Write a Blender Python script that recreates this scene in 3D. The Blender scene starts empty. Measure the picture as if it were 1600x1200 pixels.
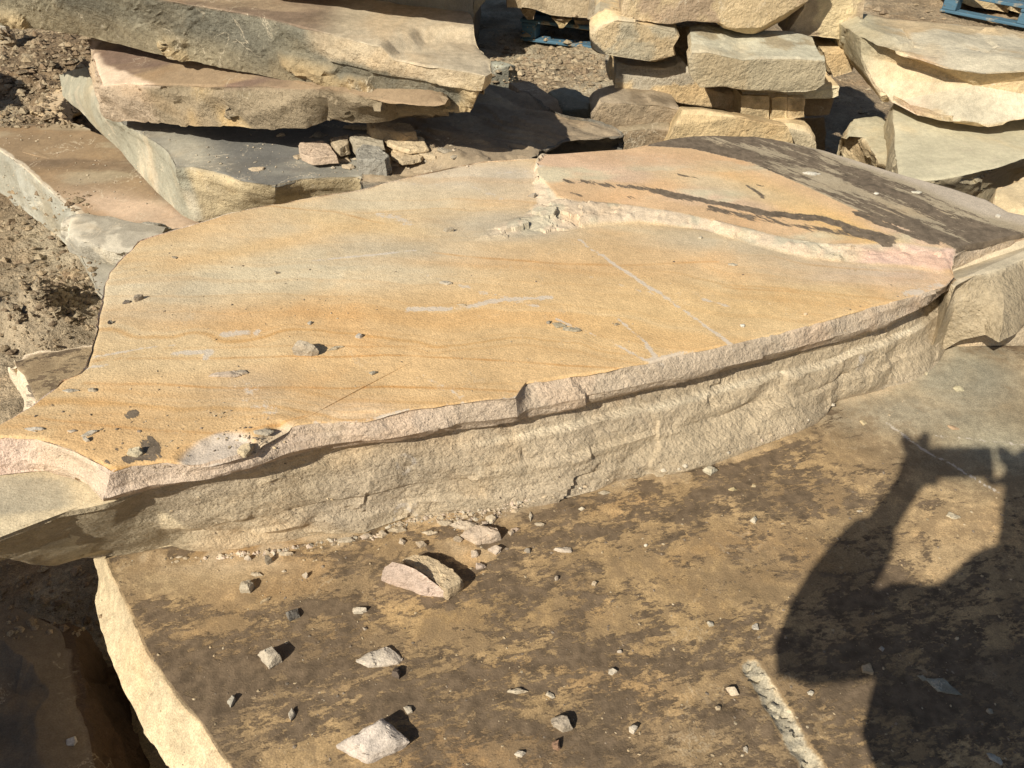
import bpy, math, random
import numpy as np
from mathutils import Vector
S = bpy.context.scene
COL = S.collection
random.seed(7)
# ------------------------------------------------------------------ camera, sky, sun, exposure
CAMZ = 1.6
PITCH = math.radians(40.0)
FPX = 1202.0
cd = bpy.data.cameras.new('camera'); cam = bpy.data.objects.new('camera', cd); COL.objects.link(cam)
cam.location = (0, 0, CAMZ); cam.rotation_euler = (math.pi/2 - PITCH, 0, 0)
cd.sensor_width = 36.0; cd.lens = 36.0*FPX/1600.0; cd.clip_start = 0.01; cd.clip_end = 2000
S.camera = cam
SUN = np.array([.480, .6205, -.6205]); SUN /= np.linalg.norm(SUN)       # direction the light travels
w = bpy.data.worlds.new('World'); S.world = w; w.use_nodes = True
nt = w.node_tree; bg = nt.nodes['Background']
sky = nt.nodes.new('ShaderNodeTexSky'); sky.sky_type = 'NISHITA'; sky.sun_disc = False
SE = math.asin(-SUN[2]); sky.sun_elevation = SE
sky.sun_rotation = math.atan2(-SUN[0], -SUN[1]) % (2*math.pi)
sky.air_density = 1.0; sky.dust_density = 1.5; sky.ozone_density = 1.0
nt.links.new(sky.outputs[0], bg.inputs[0]); bg.inputs[1].default_value = 0.05
sd = bpy.data.lights.new('sun', 'SUN'); sd.energy = 4.4; sd.angle = math.radians(.53); sd.color = (1.0, .93, .80)
sun = bpy.data.objects.new('sun', sd); COL.objects.link(sun)
sun.rotation_euler = Vector(SUN.tolist()).to_track_quat('-Z', 'Y').to_euler(); sun.location = (-3, -4, 6)
S.view_settings.view_transform = 'Standard'; S.view_settings.look = 'None'
S.view_settings.exposure = 0.36; S.view_settings.gamma = 1.0
try:
    S.cycles.max_bounces = 6; S.cycles.diffuse_bounces = 3
except Exception: pass

# ------------------------------------------------------------------ tracing helpers (photo pixel -> point on a real plane)
_f = np.array([0, math.cos(PITCH), -math.sin(PITCH)]); _u = np.array([0, math.sin(PITCH), math.cos(PITCH)]); _r = np.array([1., 0, 0])
EYE = np.array([0, 0, CAMZ])
def ray(px, py): return (px-800)*_r + (600-py)*_u + FPX*_f
def atp(px, py, a, b=0., c=0.):            # plane z = a + b x + c y
    d = ray(px, py); t = (a - EYE[2])/(d[2]-b*d[0]-c*d[1]); return EYE + t*d
def aty(px, py, Y):
    d = ray(px, py); return EYE + Y/d[1]*d
def T(pts, pl):                            # trace on plane pl=(a,b,c) or z
    pl = pl if isinstance(pl, tuple) else (pl,)
    return np.array([atp(x, y, *pl) for x, y in pts])
def TY(pts, Y): return np.array([aty(x, y, Y) for x, y in pts])
def pz(pl, x, y): return pl[0] + (pl[1] if len(pl) > 1 else 0)*x + (pl[2] if len(pl) > 2 else 0)*y
def lift(P, pl, dz=0):                     # drop points of P onto plane pl
    Q = np.array(P, float).copy(); Q[:, 2] = pz(pl, Q[:, 0], Q[:, 1]) + dz; return Q

# ------------------------------------------------------------------ noise
def _hash(i, j, k, s):
    h = (i.astype(np.int64)*374761393 + j.astype(np.int64)*668265263 + k.astype(np.int64)*2147483647 + s*1274126177) & 0xffffffff
    h = ((h ^ (h >> 13))*1274126177) & 0xffffffff
    h = ((h ^ (h >> 16))*2246822519) & 0xffffffff
    return ((h ^ (h >> 15)) & 0xffff)/32767.5 - 1.0
def vn(p, s=0):
    f = np.floor(p); t = p - f; t = t*t*t*(t*(t*6-15)+10); i = f.astype(np.int64)
    r = 0
    for a in (0, 1):
        wa = t[:, 0] if a else 1-t[:, 0]
        for b in (0, 1):
            wb = t[:, 1] if b else 1-t[:, 1]
            for c in (0, 1):
                wc = t[:, 2] if c else 1-t[:, 2]
                r = r + _hash(i[:, 0]+a, i[:, 1]+b, i[:, 2]+c, s)*wa*wb*wc
    return r
_R = np.array([[.8, .36, -.48], [-.6, .48, -.64], [0, .8, .6]])
def fbm(p, o=4, s=0, g=.5):
    p = np.asarray(p, float); r = 0; a = 1.; n = 0
    for k in range(o):
        r = r + a*vn(p, s+k*17); n += a; a *= g; p = (p @ _R.T)*2.03 + 11.3
    return r/n
def rid(p, o=3, s=0, g=.5):
    p = np.asarray(p, float); r = 0; a = 1.; n = 0
    for k in range(o):
        r = r + a*(1-2*np.abs(vn(p, s+k*13))); n += a; a *= g; p = (p @ _R.T)*2.03 + 7.7
    return r/n
def facet(p, s=0):                         # flat broken faces: every cell its own tilted plane
    p = np.asarray(p, float); i0 = np.floor(p).astype(np.int64); best = np.full(len(p), 1e9); val = np.zeros(len(p))
    for a in (-1, 0, 1):
        for b in (-1, 0, 1):
            for c in (-1, 0, 1):
                I = i0[:, 0]+a; J = i0[:, 1]+b; K = i0[:, 2]+c
                dx = p[:, 0]-I-.5-.42*_hash(I, J, K, s); dy = p[:, 1]-J-.5-.42*_hash(I, J, K, s+1); dz = p[:, 2]-K-.5-.42*_hash(I, J, K, s+2)
                d = dx*dx+dy*dy+dz*dz; m = d < best
                v = .5*_hash(I, J, K, s+3) + .8*(_hash(I, J, K, s+4)*dx + _hash(I, J, K, s+5)*dy + _hash(I, J, K, s+6)*dz)
                best = np.where(m, d, best); val = np.where(m, v, val)
    return val
def ss(a, b, x): t = np.clip((x-a)/(b-a), 0, 1); return t*t*(3-2*t)
def lerp(a, b, t): return a + (b-a)*t
def mixc(c, d, t): return c*(1-t[:, None]) + np.asarray(d)*t[:, None]
def segd(P, A, B):
    ab = B-A; t = np.clip(((P-A) @ ab)/max(ab @ ab, 1e-12), 0, 1); return np.linalg.norm(P - (A + t[:, None]*ab), axis=1)
def sdf(P, poly):                          # + inside
    P = P[:, :2]; Q = np.asarray(poly)[:, :2]; d = np.full(len(P), 1e9); ins = np.zeros(len(P), bool)
    for k in range(len(Q)):
        A, B = Q[k], Q[(k+1) % len(Q)]
        d = np.minimum(d, segd(P, A, B))
        c = (A[1] > P[:, 1]) != (B[1] > P[:, 1])
        with np.errstate(divide='ignore', invalid='ignore'):
            xi = A[0] + (P[:, 1]-A[1])/(B[1]-A[1])*(B[0]-A[0])
        ins ^= c & (P[:, 0] < xi)
    return np.where(ins, d, -d)
def line_d(P, pts, pl):
    Q = T(pts, pl)[:, :2]; d = np.full(len(P), 1e9)
    for k in range(len(Q)-1): d = np.minimum(d, segd(P[:, :2], Q[k], Q[k+1]))
    return d
def stroke(P, pts, wpx, pl):               # soft stroke of a given width
    c = T([pts[len(pts)//2]], pl)[0]; wd = wpx*np.linalg.norm(c-EYE)/FPX
    return np.exp(-(line_d(P, pts, pl)/wd)**2)
def blob(P, cx, cy, rx, ry, pl, ang=0):
    a = math.radians(ang); c = T([(cx, cy), (cx+rx*math.cos(a), cy+rx*math.sin(a)), (cx-ry*math.sin(a), cy+ry*math.cos(a))], pl)[:, :2]
    M = np.column_stack([c[1]-c[0], c[2]-c[0]]); q = (P[:, :2]-c[0]) @ np.linalg.inv(M).T
    return np.exp(-(q**2).sum(1))

# ------------------------------------------------------------------ materials
def _n(t, k, **kw):
    n = t.nodes.new(k)
    for a, b in kw.items(): setattr(n, a, b)
    return n
def _math(t, op, a, b=None, c=None, clamp=False):
    n = _n(t, 'ShaderNodeMath', operation=op, use_clamp=clamp)
    for i, v in enumerate((a, b, c)):
        if v is None: continue
        if isinstance(v, (int, float)): n.inputs[i].default_value = v
        else: t.links.new(v, n.inputs[i])
    return n.outputs[0]
def _noise(t, vec, scale, detail=4, rough=.55, dist=0.):
    n = _n(t, 'ShaderNodeTexNoise'); t.links.new(vec, n.inputs['Vector'])
    n.inputs['Scale'].default_value = scale; n.inputs['Detail'].default_value = detail
    n.inputs['Roughness'].default_value = rough; n.inputs['Distortion'].default_value = dist
    return n.outputs['Fac']
def _map(t, vec, scale=(1, 1, 1), rot=(0, 0, 0)):     # turn first, then stretch
    for k, v in (('Rotation', rot), ('Scale', scale)):
        n = _n(t, 'ShaderNodeMapping'); t.links.new(vec, n.inputs['Vector']); n.inputs[k].default_value = v; vec = n.outputs[0]
    return vec
def _range(t, v, a, b, c=0., d=1.):
    n = _n(t, 'ShaderNodeMapRange'); n.interpolation_type = 'SMOOTHSTEP'; t.links.new(v, n.inputs[0])
    for i, x in enumerate((a, b, c, d)): n.inputs[i+1].default_value = x
    return n.outputs[0]
def _mix(t, f, a, b, mode='MIX'):
    n = _n(t, 'ShaderNodeMix', data_type='RGBA', blend_type=mode); n.clamp_factor = True
    if isinstance(f, (int, float)): n.inputs[0].default_value = f
    else: t.links.new(f, n.inputs[0])
    for i, v in ((6, a), (7, b)):
        if isinstance(v, tuple): n.inputs[i].default_value = v + (1,) if len(v) == 3 else v
        else: t.links.new(v, n.inputs[i])
    return n.outputs[2]
def _gray(t, v):
    n = _n(t, 'ShaderNodeCombineColor')
    for i in range(3): t.links.new(v, n.inputs[i])
    return n.outputs[0]
MATS = {}
def rock_mat(name, stain=(.09, .07, .055), st_scale=(1, 1, 1), st_rot=0., st_size=9., st_k=.9, chalk=(.62, .55, .46), grain=1., bump=1., side_scale=(1, 1, 1), side_rot=(0, 0, 0), speck=.25, mottle=.16, rough=.9, bscale=20., film=None, vein=.35, st_soft=(.47, .56), st_fine=.38):
    m = bpy.data.materials.new(name); m.use_nodes = True; t = m.node_tree; t.nodes.clear()
    out = _n(t, 'ShaderNodeOutputMaterial'); bs = _n(t, 'ShaderNodeBsdfPrincipled'); t.links.new(bs.outputs[0], out.inputs[0])
    tc = _n(t, 'ShaderNodeTexCoord'); oi = _n(t, 'ShaderNodeObjectInfo')
    off = _math(t, 'MULTIPLY', oi.outputs['Random'], 37.0)
    add = _n(t, 'ShaderNodeVectorMath', operation='ADD'); t.links.new(tc.outputs['Object'], add.inputs[0])
    cb = _n(t, 'ShaderNodeCombineXYZ'); [t.links.new(off, cb.inputs[i]) for i in range(3)]; t.links.new(cb.outputs[0], add.inputs[1])
    P = add.outputs[0]
    def attr(n, o): a = _n(t, 'ShaderNodeAttribute', attribute_name=n); return a.outputs[o]
    tint = attr('tint', 'Color'); st = attr('stain', 'Fac'); ch = attr('chalk', 'Fac'); sdm = attr('side', 'Fac')
    n1 = _noise(t, P, 7, 8, .6); n2 = _noise(t, P, 55, 5, .6); n3 = _noise(t, P, 330, 2, .5)
    v = _math(t, 'MULTIPLY', _range(t, n1, .3, .7, 1-mottle, 1+mottle), _range(t, n2, .3, .7, 1-mottle*.7, 1+mottle*.7))
    v = _math(t, 'MULTIPLY', v, _range(t, n3, .3, .7, 1-speck*.5, 1+speck*.5))
    col = _mix(t, 1., tint, _gray(t, v), 'MULTIPLY')
    # slight hue drift: iron-rich veins
    nh = _noise(t, P, 3.1, 6, .6, .6)
    col = _mix(t, _range(t, nh, .52, .68, 0., .35), col, _mix(t, 1., col, (1.1, .93, .74), 'MULTIPLY'))
    if vein:                                # pale hairlines and rubbed flecks
        va = _math(t, 'ABSOLUTE', _math(t, 'SUBTRACT', _noise(t, P, 6.5, 6, .6, .4), .5)); vb = _noise(t, P, 4.2, 5, .6)
        col = _mix(t, _math(t, 'MULTIPLY', _math(t, 'MULTIPLY', _range(t, va, .010, .0), _range(t, vb, .50, .62)), vein*2), col, (.66, .57, .42))
        vc = _noise(t, P, 85, 6, .72); col = _mix(t, _math(t, 'MULTIPLY', _math(t, 'MULTIPLY', _range(t, vc, .60, .70), _range(t, vb, .45, .62)), vein*1.4), col, (.68, .59, .44))
    if film:                                # thin brown weathering film, broken up finely
        fn = _math(t, 'ADD', _math(t, 'MULTIPLY', _noise(t, P, film[1], 12, .72, .2), .6), _math(t, 'MULTIPLY', _noise(t, P, film[1]*.22, 6, .6), .4))
        fm = _range(t, fn, film[2], film[3]); col = _mix(t, _math(t, 'MULTIPLY', _math(t, 'MULTIPLY', fm, film[4]), _math(t, 'MULTIPLY', _math(t, 'SUBTRACT', 1., sdm, clamp=True), _range(t, st, -.35, .1))), col, film[0])
    # dark stain, thresholded crisp
    sp = _map(t, P, st_scale, (0, 0, st_rot))
    sn = _math(t, 'ADD', _math(t, 'MULTIPLY', _noise(t, sp, st_size, 10, .62, .25), 1-st_fine), _math(t, 'MULTIPLY', _noise(t, sp, st_size*6, 8, .7, .3), st_fine))
    sv = _math(t, 'ADD', st, _math(t, 'MULTIPLY', _math(t, 'SUBTRACT', sn, .5), st_k*2))
    sm = _range(t, sv, *st_soft)
    scol = _mix(t, 1., stain, _gray(t, _range(t, _noise(t, P, 40, 6, .65), .25, .75, .65, 1.5)), 'MULTIPLY')
    sm = _math(t, 'MULTIPLY', sm, _range(t, _noise(t, P, 170, 3, .6), .62, .75, 1., .25))
    col = _mix(t, sm, col, scol)
    # chalk scuffs
    cn = _noise(t, P, 60, 6, .7)
    cv = _math(t, 'ADD', ch, _math(t, 'MULTIPLY', _math(t, 'SUBTRACT', cn, .5), 1.6))
    cm = _math(t, 'MULTIPLY', _range(t, cv, .36, .60), _range(t, ch, .02, .16))
    col = _mix(t, _math(t, 'MULTIPLY', cm, .75), col, chalk)
    t.links.new(col, bs.inputs['Base Color'])
    bs.inputs['Roughness'].default_value = rough; bs.inputs['Specular IOR Level'].default_value = .25
    # relief
    b1 = _noise(t, _map(t, P, side_scale, side_rot), bscale, 10, .66, .15); b2 = _noise(t, P, 260, 3, .6); b3 = _noise(t, P, 90, 4, .6)
    sdh = _math(t, 'MULTIPLY_ADD', sdm, .88, .12)
    h = _math(t, 'MULTIPLY', _math(t, 'MULTIPLY', _math(t, 'SUBTRACT', b1, .5), sdh), .017*bump)
    h = _math(t, 'ADD', h, _math(t, 'MULTIPLY', _math(t, 'MULTIPLY', _math(t, 'SUBTRACT', b3, .5), sdh), .0065*bump))
    h = _math(t, 'ADD', h, _math(t, 'MULTIPLY', b2, .0011*grain))
    h = _math(t, 'SUBTRACT', h, _math(t, 'MULTIPLY', sm, -.0006))
    bp = _n(t, 'ShaderNodeBump'); bp.inputs['Strength'].default_value = 1.; bp.inputs['Distance'].default_value = 1.
    t.links.new(h, bp.inputs['Height']); t.links.new(bp.outputs[0], bs.inputs['Normal'])
    MATS[name] = m; return m
_a, _b = atp(1150, 262, .6), atp(1480, 385, .6); ST_ROT = -math.atan2(_b[1]-_a[1], _b[0]-_a[0])
rock_mat('sandstone_plain', bump=1.1)
rock_mat('sandstone_banded', grain=1.3, bump=1.1, speck=.3, side_scale=(1.6, 1.6, .8), side_rot=(0, .8, 0), mottle=.09, stain=(.155, .12, .084), st_scale=(.55, 2.3, 1), st_rot=ST_ROT, st_size=12, st_k=1.4, vein=.12)
rock_mat('sandstone_fractured', grain=1., bump=1.15, side_scale=(1.9, 1.9, .7), side_rot=(0, .8, 0), mottle=.14, bscale=22., vein=.2)
rock_mat('sandstone_stained', grain=1.1, bump=.6, stain=(.142, .102, .064), st_fine=.46, st_scale=(.75, 1.5, 1), st_rot=math.radians(-14), st_size=12, st_k=2.0, mottle=.2, speck=.4, vein=.12, st_soft=(.37, .64), film=((.225, .158, .09), 34, .45, .56, .6))
rock_mat('sandstone_smooth', bump=.7, grain=.8, mottle=.12, speck=.18)
rock_mat('sandstone_dusty', bump=.9, grain=1.0, mottle=.2, stain=(.10, .085, .07), st_scale=(.5, 1.6, 1), st_size=7)
rock_mat('dirt', vein=0, bump=1.9, grain=2.4, mottle=.22, speck=.5, rough=1., bscale=26.)

# ------------------------------------------------------------------ objects
def tag(o, label=None, cat=None, group=None, kind='thing'):
    if label: o['label'] = label
    if cat: o['category'] = cat
    if group: o['group'] = group
    o['kind'] = kind
    return o
def mesh_obj(name, V, F, mat, origin=None, attrs=None, parent=None, sharp=32, smooth=True):
    V = np.asarray(V, float); origin = V.mean(0) if origin is None else np.asarray(origin, float)
    me = bpy.data.meshes.new(name)
    me.vertices.add(len(V)); me.vertices.foreach_set('co', (V-origin).astype(np.float32).ravel())
    sizes = np.array([len(f) for f in F], np.int32) if not isinstance(F, tuple) else None
    if isinstance(F, tuple):                # (quads, tris)
        q, tr = F; flat = np.concatenate([q.ravel(), tr.ravel()]); sizes = np.concatenate([np.full(len(q), 4), np.full(len(tr), 3)])
    else: flat = np.array([i for f in F for i in f])
    me.loops.add(len(flat)); me.loops.foreach_set('vertex_index', flat.astype(np.int32))
    st = np.concatenate([[0], np.cumsum(sizes)[:-1]]).astype(np.int32)
    me.polygons.add(len(sizes)); me.polygons.foreach_set('loop_start', st); me.polygons.foreach_set('loop_total', sizes.astype(np.int32))
    me.update(calc_edges=True)
    me.polygons.foreach_set('use_smooth', np.full(len(sizes), smooth)); 
    if smooth and sharp: me.set_sharp_from_angle(angle=math.radians(sharp))
    for k, v in (attrs or {}).items():
        if v.ndim == 2:
            a = me.attributes.new(k, 'FLOAT_COLOR', 'POINT'); a.data.foreach_set('color', np.column_stack([np.clip(v, 0, 1), np.ones(len(v))]).astype(np.float32).ravel())
        else:
            a = me.attributes.new(k, 'FLOAT', 'POINT'); a.data.foreach_set('value', v.astype(np.float32))
    me.materials.append(MATS[mat] if isinstance(mat, str) else mat)
    o = bpy.data.objects.new(name, me); COL.objects.link(o)
    o.location = origin.tolist()
    if parent is not None:
        o.parent = parent; o.location = (Vector(origin.tolist()) - Vector(parent.location))
    return o

SEED = [1]
def stone(name, label, cat, rings, mat='sandstone_plain', res=.015, top=(.5, .38, .22), side=(.46, .36, .22), a_top=.003, a_side=.012, f=9.,
          strata=0., st_f=14., a_fac=None, f_fac=None, cuts=0, cut_d=(.80, .95), rim=.01, var=.12, pale=.45,  post=None, paint=None, center=None, bottom=True, group=None, parent=None, capcap=200, patch=None, maxn=1600, sharp=32, seed=None, top_axis=None, calm=None):
    """rings: list of equally long traced loops, first = main face, last = opposite face."""
    SEED[0] += 1; sdn = seed if seed is not None else SEED[0]; rng = np.random.RandomState(sdn)
    R = [np.asarray(r, float) for r in rings]
    n = len(R[0])
    ln = [max(np.linalg.norm(r[(i+1) % n]-r[i]) for r in R[:2]) for i in range(n)]
    cnt = [max(1, int(math.ceil(l/res))) for l in ln]
    if sum(cnt) > maxn: cnt = [max(1, int(c*maxn/sum(cnt))) for c in cnt]
    def dens(r):
        return np.concatenate([r[i] + (r[(i+1) % n]-r[i])*(np.arange(c)/c)[:, None] for i, c in enumerate(cnt)])
    D = [dens(r) for r in R]; N = len(D[0])
    c0 = D[0].mean(0) if center is None else np.asarray(center, float); cK = D[-1].mean(0)
    m0 = int(min(capcap, max(3, np.linalg.norm(D[0]-c0, axis=1).max()/res)))
    rows = []; sm = []
    for k in range(1, m0+1): rows.append(c0 + (D[0]-c0)*(k/m0)); sm.append(0. if k < m0 else .5)
    for a, b in zip(D[:-1], D[1:]):
        K = int(max(2, min(80, np.linalg.norm(b-a, axis=1).mean()/res)))
        for k in range(1, K+1): rows.append(a + (b-a)*(k/K)); sm.append(1.)
    last = len(rows)-1; sm[last] = .7
    mb = max(3, m0//6)
    for k in range(1, mb): rows.append(cK + (D[-1]-cK)*(1-k/mb)); sm.append(0.)
    G = np.array(rows); M = len(G); SM = np.repeat(np.array(sm), N)
    # normals
    dr = np.gradient(G, axis=0); dj = np.roll(G, -1, 1) - np.roll(G, 1, 1)
    nr = np.cross(dr, dj); nr /= np.linalg.norm(nr, axis=2, keepdims=True) + 1e-12
    cen = (c0+cK)/2
    flip = ((nr*(G-cen)).sum(2)).mean() < 0
    if flip: nr = -nr
    P = G.reshape(-1, 3); Nn = nr.reshape(-1, 3)
    rowi = np.repeat(np.arange(M), N)
    q = P*1.0 + sdn*3.17
    up = np.abs(Nn[:, 2])
    d = (1-SM)*a_top*fbm(q*f*.6, 4, sdn) + SM*a_side*(.9*fbm(q*f, 5, sdn+3, .6) + .35*rid(q*f*.45, 3, sdn+5))
    af = a_side*.9 if a_fac is None else a_fac; ff = f*1.1 if f_fac is None else f_fac
    if af: sidem = SM > .3; q2 = q[sidem] + .03*fbm(q[sidem]*14, 2, sdn+8)[:, None]; d[sidem] += SM[sidem]*af*facet(q2*ff, sdn+60)
    if strata:
        z = P[:, 2]*st_f + .5*fbm(q*3, 3, sdn+9); fr = z-np.floor(z)
        step = vn(np.column_stack([np.floor(z)*7.3, q[:, 0]*1.3, q[:, 1]*1.3]), sdn+11)
        step2 = vn(np.column_stack([(np.floor(z)+1)*7.3, q[:, 0]*1.3, q[:, 1]*1.3]), sdn+11)
        d = d + SM*strata*lerp(step, step2, ss(.86, 1., fr))
    if calm is not None: d = d*calm(P)
    # chipped rim
    rr = np.exp(-((rowi-(m0-1))/1.6)**2)
    d = d - rr*rim*np.maximum(0, .35+fbm(q*f*1.7, 4, sdn+21))*1.2
    P = P + Nn*d[:, None]
    ext = P.max(0)-P.min(0)
    for k in range(cuts):
        i = rng.randint(n); rr_ = R[rng.randint(len(R))][i]
        v = (rr_-cen)/ (ext/2+1e-6); v = v/(np.linalg.norm(v)+1e-9) + rng.normal(0, .28, 3); v = v/(ext/2+1e-6); v /= np.linalg.norm(v)
        s = (P-cen) @ v; lim = s.max()*rng.uniform(*cut_d)
        P = P - v*np.maximum(s-lim, 0)[:, None]*.97
    if post is not None: P = post(P, SM, Nn, rowi, m0)
    # center verts
    V = np.vstack([P, [P[:N].mean(0)], [P[-N:].mean(0)]]); SMv = np.concatenate([SM, [0, 0]])
    idx = np.arange(M*N).reshape(M, N); nx = np.roll(idx, -1, 1)
    Q = np.stack([idx[:-1], idx[1:], nx[1:], nx[:-1]], -1).reshape(-1, 4)
    t0 = np.column_stack([np.full(N, M*N), idx[0], nx[0]]); t1 = np.column_stack([np.full(N, M*N+1), nx[-1], idx[-1]])
    Tr = np.vstack([t0, t1])
    if flip: Q = Q[:, ::-1]; Tr = Tr[:, ::-1]
    # with dr x dj outward, quads (r, r+1, ...) wind outward
    q = V + sdn*1.7
    if top_axis == 'z':                     # block seen from its front: colour by which way the surface faces
        nz = np.concatenate([Nn[:, 2], [0, 0]]); mixv = 1-ss(.45, .7, nz)
        tint = np.asarray(top)*(1-mixv[:, None]) + np.asarray(side)*mixv[:, None]
    else:
        tint = np.asarray(top)*(1-SMv[:, None]) + np.asarray(side)*SMv[:, None]
    tint = tint*(1 + var*fbm(q*4, 4, sdn+31))[:, None]
    if patch is not None:                   # (colour, size, threshold)
        pc, psz, pth = patch
        mk = ss(pth-.06, pth+.1, fbm(q*psz, 5, sdn+41, .6)); tint = mixc(tint, pc, mk)
    if pale:
        rr2 = np.concatenate([np.exp(-((rowi-(m0-1))/1.3)**2), [0, 0]]); pm = pale*rr2*ss(-.15, .25, fbm(q*f*1.3+9, 4, sdn+51)); tint = mixc(tint, np.minimum(1, tint.mean(0)*1.25+.06), pm)
    at = {'tint': tint, 'side': (SMv if top_axis != 'z' else np.maximum(.25, mixv)), 'stain': np.full(len(V), -1.), 'chalk': np.zeros(len(V))}
    if paint is not None: paint(V, at, SMv)
    base = V[:, :].mean(0); base[2] = V[:, 2].min()
    o = mesh_obj(name, V, (Q, Tr), mat, origin=base, attrs=at, parent=parent, sharp=sharp)
    if parent is None: tag(o, label, cat, group)
    elif label: o['label'] = label
    return o

# ================================================================== GROUND
def gz(x, y):
    p = np.column_stack([x, y, np.zeros_like(x)])
    h = .035*fbm(p*1.3, 3, 5) + .022*fbm(p*5, 3, 6) + .013*rid(p*13, 3, 7) + .009*np.abs(fbm(p*38, 3, 8))*2
    # clod ridges and a heap here and there
    def heap(cx, cy, r, a): return a*np.exp(-(((x-cx)**2+(y-cy)**2)/r**2))
    h = h + heap(.62, 4.1, .42, .13)*(1+.5*fbm(p*16, 3, 9)) + heap(-1.62, 2.2, .17, .14)*(1+.9*fbm(p*22, 3, 10)) + heap(-2.6, 4.9, .6, .10)*(1+.6*fbm(p*14, 3, 12))
    # tyre tread marks
    tx = (x*.86+y*.5); ty = (-x*.5+y*.86)
    tr = np.exp(-((ty-5.35)/.28)**2)*ss(-1.6, -1.9, x)
    h = h - tr*(.045*np.abs(np.sin(tx*21+ty*9)))
    # trench by the near left corner
    h = h - .16*ss(1.15, .85, y)*ss(-.35, -.75, x)
    return h - .02
c = .021
xs = np.concatenate([-np.geomspace(400, 4.2, 26), np.arange(-4, 4.6, c), np.geomspace(4.8, 400, 26)])
ys = np.concatenate([-np.geomspace(400, 1.2, 26), np.arange(-.9, 8.2, c), np.geomspace(8.5, 400, 26)])
X, Y = np.meshgrid(xs, ys); X = X.ravel(); Y = Y.ravel()
Z = gz(X, Y); V = np.column_stack([X, Y, Z]); nxn = len(xs); idx = np.arange(len(V)).reshape(len(ys), nxn)
Q = np.stack([idx[:-1, :-1], idx[:-1, 1:], idx[1:, 1:], idx[1:, :-1]], -1).reshape(-1, 4)
gt = np.tile([.38, .29, .185], (len(V), 1))
gt = mixc(gt, [.25, .18, .11], ss(-.1, .35, fbm(V*np.array([.7, 1.1, 1]), 4, 3)))
gt = mixc(gt, [.50, .42, .29], ss(.05, .35, fbm(V*np.array([1.7, 1.7, 1]), 4, 14)))
gt = mixc(gt, [.50, .415, .29], np.exp(-(((V[:, 0]+1.8)/.7)**2+((V[:, 1]-2.3)/.8)**2))*.7)
g = mesh_obj('ground', V, (Q, np.zeros((0, 3), int)), 'dirt', origin=(0, 0, 0), attrs={'tint': gt, 'side': np.ones(len(V)), 'stain': np.full(len(V), -1.), 'chalk': np.zeros(len(V))}, sharp=0)
tag(g, kind='structure')

# ================================================================== LOWER STAINED SLAB
L0 = (.30,)
l_near = [(165, 873), (175, 900), (190, 932), (206, 965), (214, 985), (228, 1018), (250, 1052), (278, 1090), (312, 1130), (340, 1172), (358, 1200), (400, 1262)]
ringT = np.vstack([T(l_near, L0), [[-.28, .30, .3], [.1, .27, .3], [.9, .22, .3], [1.9, .25, .3], [2.7, 1.0, .3], [2.9, 1.9, .3], [2.4, 2.65, .3], [1.4, 2.5, .3], [.2, 1.9, .3], [-.5, 1.45, .3], [-.82, 1.2, .3]]])
l_low = [(146, 873), (152, 905), (150, 940), (158, 975), (170, 1010), (184, 1045), (200, 1085), (222, 1128), (244, 1168), (262, 1200), (290, 1250), (330, 1310)]
lowL = T(l_low, (.20,))
ringB = ringT.copy(); ringB[:, 2] = .20; ringB[:len(lowL)] = lowL
for i in range(len(lowL), len(ringT)): ringB[i, :2] = ringT[i, :2]*1.0
ringC = ringB.copy(); ringC[:, 2] = -.04
ringC[:len(lowL), 0] += .05; ringC[:len(lowL), 1] += .03
a_bot0 = [(200, 873), (300, 868), (430, 857), (500, 844), (594, 831), (612, 816), (680, 801), (762, 792), (826, 779), (894, 764), (940, 749), (1000, 736), (1056, 729), (1094, 718), (1150, 696), (1225, 670), (1285, 642), (1300, 621), (1386, 600), (1442, 572), (1465, 547)]
GRV = [(1176, 1046), (1198, 1080), (1212, 1105), (1224, 1118), (1232, 1140), (1250, 1170), (1264, 1190), (1290, 1250)]
def l0_post(P, SM, N, rowi, m0):
    t = (1-ss(.0, .3, SM))
    g = np.exp(-((line_d(P, GRV, L0)+.006*fbm(P*55, 3, 8))/.016)**4)
    P = P.copy(); P[:, 2] -= t*g*(.009+.008*facet(P*np.array([60, 60, 0]), 4))
    P[:, 2] += t*.003*ss(.1, .5, fbm(P*np.array([6, 11, 0]), 5, 77))
    return P
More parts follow.
